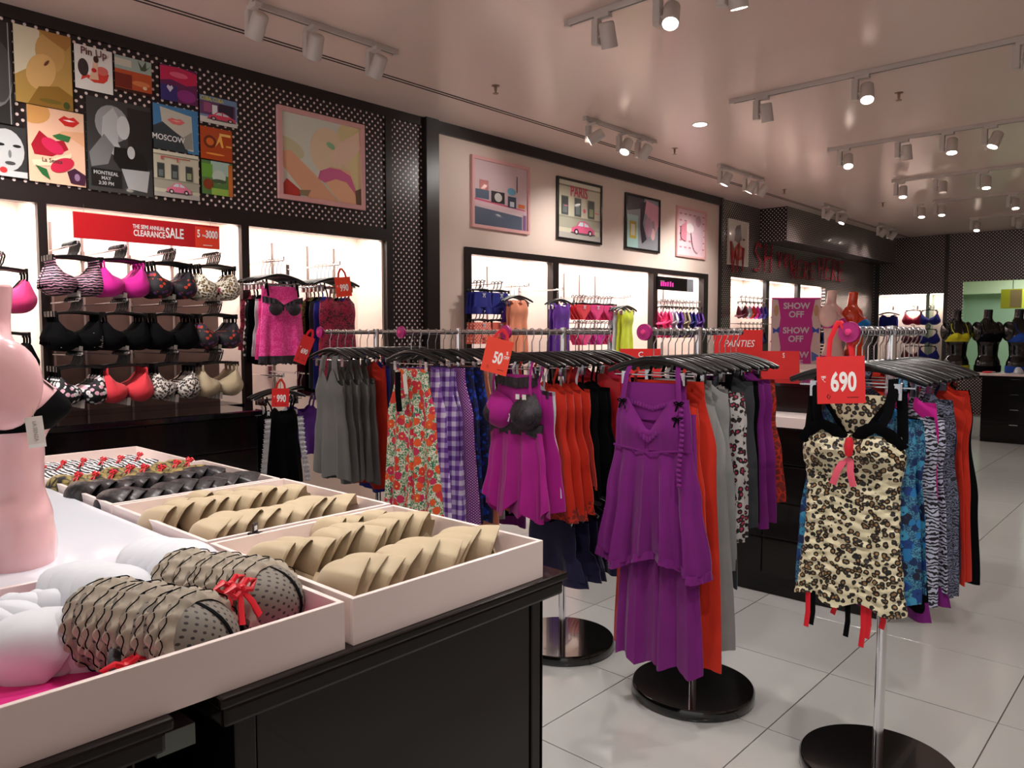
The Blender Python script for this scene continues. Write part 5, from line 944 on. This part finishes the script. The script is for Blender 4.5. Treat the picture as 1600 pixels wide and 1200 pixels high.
# ---------------------------------------------------------------- niche of the beige wall
def rail_group(where, x, z, y, n, maker, dx=0.0, dy=.045):
    for i in range(n):
        yy = y + dy * i
        bra_hanger('black hanger, %s from the front %s' % (ORD[i], where), (x + dx * i, yy, z), 0, 'hangers ' + where); maker(i, (x + dx * i, yy, z))
def two(where, x, z, m, desc, bow=None, kind=shorts, n=3, y=4.86, **k):
    arm(x, z - .004, NB, y - .03, 'steel arm ' + where)
    rail_group(where, x, z, y, n, lambda i, l: kind('%s, %s from the front %s' % (desc, ORD[i], where), l, 0, m, group='%s %s' % (desc, where), bow=bow if i == 0 else None, **k))
two('of the left blue stack in the beige niche', 4.93, 1.945, F_blue, 'royal blue shorts', F_white, w=.115, L=.19); two('of the right blue stack in the beige niche', 5.16, 1.945, F_blue, 'royal blue shorts', F_white, w=.115, L=.19)
two('of the coral dotted stack in the beige niche', 4.93, 1.675, F_cdot, 'coral dotted shorts', F_white, w=.115, L=.19); two('of the plain coral stack in the beige niche', 5.16, 1.675, F_coral, 'plain coral shorts', F_white, w=.115, L=.19)
tee(5.40, 1.93, 4.72, 'chrome arm carrying the peach vest'); bay('on the peach arm', 5.30, 1.93, 4.76, [(slip, 'peach satin vest', F_peach, G(w=.12, wh=.14, L=.62, top=.17, sw=.05, sx=.06)), (slip, 'peach satin vest', F_peach, G(w=.12, wh=.14, L=.62, top=.17, sw=.05, sx=.06)), (slip, 'violet vest', F_violet, G(w=.12, wh=.14, L=.6, top=.17))])
tee(5.98, 1.92, 4.78, 'chrome arm carrying the purple vest'); bay('on the purple arm', 5.98, 1.92, 4.80, [(slip, 'violet textured vest', F_violet, G(w=.13, wh=.14, L=.66, top=.17, sw=.04)), (slip, 'violet textured vest', F_violet, G(w=.13, wh=.14, L=.66, top=.17, sw=.04))])
for x, d, m in ((6.42, 'left pink', F_coralred), (6.66, 'middle pink', F_pink), (6.90, 'right pink', F_pink)): two('of the %s upper stack, beige niche' % d, x, 1.865, m, 'candy pink panties', F_white, kind=panties, n=4, w=.125)
for x, d, m in ((6.45, 'left', F_pink), (6.72, 'middle', F_hotp), (6.98, 'right', F_pink)): two('of the %s lower stack, beige niche' % d, x, 1.60, m, 'magenta panties', F_white, kind=panties, n=4, w=.13)
tee(7.05, 1.88, 4.70, 'chrome arm carrying the lime dress'); bay('on the lime dress arm', 7.05, 1.88, 4.74, [(slip, 'lime and white dress', F_lime, G(w=.11, wh=.15, L=.75, top=.17, trim=F_white)), (slip, 'lime dress', F_lime, G(w=.11, wh=.15, L=.75, top=.17)), (slip, 'white dress', F_white, G(w=.13, wh=.16, L=.72, top=.17)), (slip, 'white dress', F_white, G(w=.13, wh=.16, L=.72, top=.17))])
t = thing('header_sign', 'black header sign with magenta lettering in the beige niche', 'sign', (8.0, 4.95, 2.01)); obj('board', box(0, .86, 0, .012, 0, .16), M_fblk, t); obj('side_panel', box(.70, .86, -.002, 0, 0, .16), mat('grey_panel', (120, 120, 126), .5), t)
obj('blurred_print', MB().box(.06, .16, -.0012, 0, .10, .112), M_standard, t)
for i_, (x_, h_) in enumerate(((.07, .05), (.12, .058), (.17, .05), (.22, .056), (.28, .062), (.33, .05))): obj('print_stroke', box(x_, x_ + .038, -.0012, 0, .045, .045 + h_), M_mag, t)
for i, (x, m, d) in enumerate(((8.03, F_pink, 'candy pink'), (8.17, F_white, 'white'), (8.30, F_violet, 'lilac'), (8.46, F_nude, 'beige'), (8.62, F_blue, 'royal blue'), (8.80, F_violet, 'violet'))):
    arm(x, 1.866, NB, 4.82, 'steel arm holding the %s bras in the beige niche' % d)
    for k in range(2):
        bra_hanger('hanger of the %s bra in the beige niche, %s from front' % (d, ORD[k]), (x, 4.86 + .05 * k, 1.87), R(55), 'bra hangers in the beige niche'); bra('%s bra in the beige niche, %s from front' % (d, ORD[k]), (x, 4.86 + .05 * k, 1.87), m, m, R(55), 'bras in the beige niche', strapm=F_black if i > 3 else m, tagged=False)
        bra('%s bra hanging lower in the beige niche, %s from front' % (d, ORD[k]), (x, 4.86 + .05 * k, 1.73), m, m, R(55), 'lower bras in the beige niche', tagged=False)

# far niches under the lettering
for bi, (bx, bd) in enumerate(((10.0, 'first'), (11.25, 'second'), (12.42, 'third'))):
    for rz_, rd in ((1.99, 'upper'), (1.62, 'lower')):
        for i, (m, d) in enumerate(((F_burg, 'wine'), (F_white, 'white'), (F_orange, 'orange'), (F_hotp, 'magenta'), (F_violet, 'violet'), (F_blue, 'deep blue'))):
            if rd == 'lower': m, d = [(F_navy, 'navy'), (F_violet, 'violet'), (F_orange, 'orange'), (F_black, 'black'), (F_cblue, 'cobalt'), (F_navy, 'dark navy')][i]
            x = bx + .12 + i * .13 + (.0 if bi == 0 else -.04)
            bra_hanger('hanger of the %s bra, %s row, %s bay under the red lettering' % (d, rd, bd), (x, 4.9, rz_), R(50), 'bra hangers under the lettering'); bra('%s bra, %s row, %s bay under the red lettering' % (d, rd, bd), (x, 4.9, rz_), m, m, R(50), 'bras under the lettering', tagged=False)
        tt = thing('hang_rail', 'steel rail of the %s row in the %s bay under the lettering' % (rd, bd), 'rail', (bx + .5, 4.9, rz_)); obj('rail', MB().tube([(-.48, 0, -.002), (.5, 0, -.002)], .006, 8), M_steel, tt)
        for xx in (-.44, .46): obj('rail_bracket', MB().tube([(xx, 0, 0), (xx, NB - 4.9, 0)], .005, 6), M_steel, tt)
picture('small pink card high in the third far bay', 12.75, 12.95, 2.0, 2.16, [((240, 150, 170), rc(0, 0, 1, 1)), ((250, 220, 226), rc(.2, .4, .8, .6))], y=5.34, name='card', cat='card')

# ---------------------------------------------------------------- gondola behind the racks
for i, (a, b) in enumerate(((1.2, 1.86), (1.86, 2.52), (2.52, 3.18))):
    drawer_unit('drawer_gondola', 'dark brown drawer unit of the middle gondola, %s from the right' % ORD[i], 4.16, 4.95, a, b, 0, .97, 4, axis='x', group='middle gondola units', plinth=.12)
g = thing('gondola_ledge', 'pale pink ledge on top of the middle gondola', 'ledge', (4.55, 2.19, .97)); obj('slab', box(-.40, .40, -1.0, 1.0, 0, .06), M_pink, g, bevel=.004); obj('front_lip', box(-.402, -.396, -1.0, 1.0, .002, .058), M_pink, g)
g = thing('gondola_riser', 'black box riser on the pink ledge of the middle gondola', 'riser', (4.62, 2.19, 1.03)); obj('box', box(-.2, .3, -.98, .98, 0, .15), M_dark, g, bevel=.003); obj('top_panel', box(-.21, .31, -.99, .99, .15, .17), M_black, g)
t = thing('red_stand_sign', 'plain red stand-up card behind the purple rack', 'sign', (4.78, 2.05, 1.20), (R(-6), 0, R(-52))); obj('card', box(-.13, .13, -.003, .003, 0, .18), M_red, t); text('S', .045, t, M_white, (.03, -.004, .15), bold=.01, sx=.7); obj('foot', box(-.10, .10, 0, .06, 0, .004), M_red, t)
t = thing('panties_sign', 'red sign reading PANTIES behind the purple rack', 'sign', (4.62, 2.24, 1.20), (0, 0, R(-50))); obj('card', box(-.17, .14, -.003, .003, 0, .315), M_red, t); text('PANTIES', .062, t, M_white, (-.01, -.004, .225), bold=.0, sx=.82, shear=.25); text('₹500', .085, t, M_white, (0, -.004, .11), bold=.03, sx=.7) if False else text('500', .085, t, M_white, (0, -.004, .11), bold=.03, sx=.7); obj('foot', box(-.10, .10, 0, .06, 0, .004), M_red, t)
t = thing('red_flat_sign', 'small red card with white letter peeking between the fuchsia and purple racks', 'sign', (4.36, 2.82, 1.2), (0, 0, R(-46))); obj('card', box(-.14, .14, -.003, .003, 0, .19), M_red, t); text('C', .05, t, M_white, (.0, -.004, .15), bold=.02); obj('foot', box(-.10, .10, 0, .06, 0, .004), M_red, t)

# second gondola with mannequins and the SHOW OFF board
for i, (a, b) in enumerate(((2.5, 3.2), (3.2, 3.9))):
    drawer_unit('drawer_gondola', 'dark drawer unit under the pale mannequin, %s from the right' % ORD[i], 8.15, 9.15, a, b, 0, 1.05, 4, axis='x', group='far gondola units')
g = thing('pink_counter', 'pale pink counter slab of the far gondola under the pale mannequin', 'ledge', (8.65, 3.2, 1.05)); obj('slab', box(-.54, .54, -.74, .74, 0, .05), M_pink, g, bevel=.004); obj('riser', box(-.3, .3, -.6, .6, .05, .10), M_pink, g)
t = thing('show_off_board', 'magenta board reading SHOW OFF three times, with figures at its sides', 'sign', (8.42, 3.43, 1.10), (0, 0, R(-50)))
obj('board', box(-.265, .265, 0, .014, 0, .78), M_mag, t); obj('print', art([((206, 44, 150), rc(0, 0, 1, 1))] + sum([[((226, 200, 196), [(x0, 0), (x0 + .17 * s, 0), (x0 + .19 * s, .3), (x0 + .14 * s, .5), (x0 + .18 * s, .72), (x0 + .12 * s, .97), (x0, .98)]), ((206, 160, 120), el(x0 + .09 * s, .82, .05, .08)), ((60, 80, 190), [(x0 + .02 * s, .58), (x0 + .09 * s, .55), (x0 + .17 * s, .6), (x0 + .16 * s, .5), (x0 + .09 * s, .52), (x0 + .03 * s, .49)]), ((90, 120, 200), [(x0 + .02 * s, .18), (x0 + .17 * s, .24), (x0 + .16 * s, .1), (x0 + .04 * s, .12)])] for x0, s in ((0.0, 1), (1.0, -1))], []), .53, .78), M_print, t, (-.265, -.0006, 0))
for z in (.64, .37, .10): text('SHOW\nOFF', .094, t, mat('silver_print', (226, 206, 220), .4), (0, -.0055, z), bold=.03)
obj('foot', box(-.2, .2, .0, .12, 0, .006), M_white, t)
P1 = (8.72, 3.13, 1.15); A1 = R(6); A2 = R(10); mannequin('pale pink mannequin torso in purple bra beside the magenta board', P1, A1, M_palepink, 1.02); worn('bra', 'purple bra on the pale pink mannequin', P1, A1, F_hotp, 1.02); worn('panties', 'purple panties on the pale pink mannequin', P1, A1, F_hotp, 1.02)
P2 = (8.95, 2.98, 1.15); mannequin('glossy orange mannequin torso in blue bra behind the pale one', P2, A2, M_orman, 1.0); worn('bra', 'bright blue bra on the orange mannequin', P2, A2, F_skyb, 1.0); worn('panties', 'bright blue panties on the orange mannequin', P2, A2, F_skyb, 1.0)

# right gondola with black mannequins
for i, (a, b) in enumerate(((1.55, 2.33), (.77, 1.55), (-.01, .77))):
    drawer_unit('drawer_gondola', 'black drawer unit at the right edge, %s from the left' % ORD[i], 12.1, 12.95, a, b, 0, .88, 4, axis='x', group='right gondola units', handle=2, plinth=.06)
g = thing('pink_counter', 'pale pink counter slab of the right gondola under the black mannequins', 'ledge', (12.52, 1.55, .88)); obj('slab', box(-.45, .45, -1.56, 1.4, 0, .06), M_pink, g, bevel=.004); obj('front_lip', box(-.455, -.445, -1.56, 1.4, .0, .03), M_dark, g)
for i, (y, d, mb_, mp) in enumerate(((2.74, 'in a yellow bikini', F_yel, F_yel), (2.35, 'without colour, in the middle', F_black, F_black), (1.98, 'in cobalt blue at the right edge', F_cblue, F_cblue))):
    P = (12.52, y, .94); rz_ = R(-52 + 6 * i); mannequin('glossy black mannequin torso ' + d, P, rz_, M_blkman, 1.1)
    worn('bra', ('black', 'black', 'cobalt')[i] + ' bra on the black mannequin ' + d if i else 'yellow bra on the black mannequin ' + d, P, rz_, mb_, 1.1); worn('panties', ('yellow', 'plain black', 'cobalt')[i] + ' panties on the black mannequin ' + d, P, rz_, mp, 1.1)
t = thing('folded_bra', 'white cup lying on the right gondola', 'bra', (12.25, 1.95, .94)); obj('cup', FULL[1], F_white, t, (0, 0, .01), (R(-90), 0, 0)); obj('band', MB().tube([(-.05, 0, .01), (0, .06, .008), (.06, .02, .008)], .012, 6, .3), F_white, t)
t = thing('folded_panties', 'red and white folded panties on the right gondola', 'panties', (12.25, 2.28, .94)); obj('fold', MB().rings([[(r * 1.5 * math.cos(a), r * math.sin(a), z) for a in [2 * PI * i / 20 for i in range(20)]] for r, z in ((.07, .002), (.075, .012), (.06, .02), (.02, .022))], cap0=True, cap1=True), F_coralred, t); obj('white_edge', MB().tube([(-.09, -.06, .008), (.0, -.075, .01), (.1, -.05, .008)], .01, 6), F_white, t)

# back wall niche
for i, (y, z, kind, m, d) in enumerate(((4.72, 1.98, 'slip', F_blue, 'deep blue slip'), (4.28, 1.98, 'bra', F_rose, 'raspberry bra'), (4.0, 1.98, 'bra', F_blue, 'deep blue bra'))):
    for k in range(2):
        l = (XB + .05 + .06 * k, y, z); w_ = ', %s from front, back wall niche' % ORD[k]
        if kind == 'slip': hanger('black hanger of the deep blue slip' + w_, l, RZ, True, 'hangers in the back wall niche'); slip(d + w_, l, RZ, m, w=.17, wh=.21, L=.55, top=.18, cups=False, group='slips in the back wall niche')
        else:
            for rr, zz in (('', z), ('lower ', z - .36), ('bottom ', z - .68)):
                bra_hanger('black hanger of the ' + rr + d + w_, (l[0], y, zz), RZ, 'bra hangers in the back wall niche'); bra(rr + d + w_, (l[0], y, zz), m if not rr else (F_burg if i == 1 else F_blue), m, RZ, 'bras in the back wall niche', tagged=False, sc=1.15)
    t = thing('faceout_arm', 'chrome arm of the %s in the back wall niche' % d, 'display arm', (XB + .36, y, z)); obj('arm', MB().tube([(0, 0, 0), (-.36, 0, 0)], .006, 6), M_chrome, t); obj('bracket', box(-.012, 0, -.014, .014, -.04, .03), M_steel, t)
# clean top of labels: nothing else may share one
dupes = [k for k, v in LABELS.items() if v > 1]
if dupes: print('DUPLICATE LABELS', len(dupes), dupes[:12])
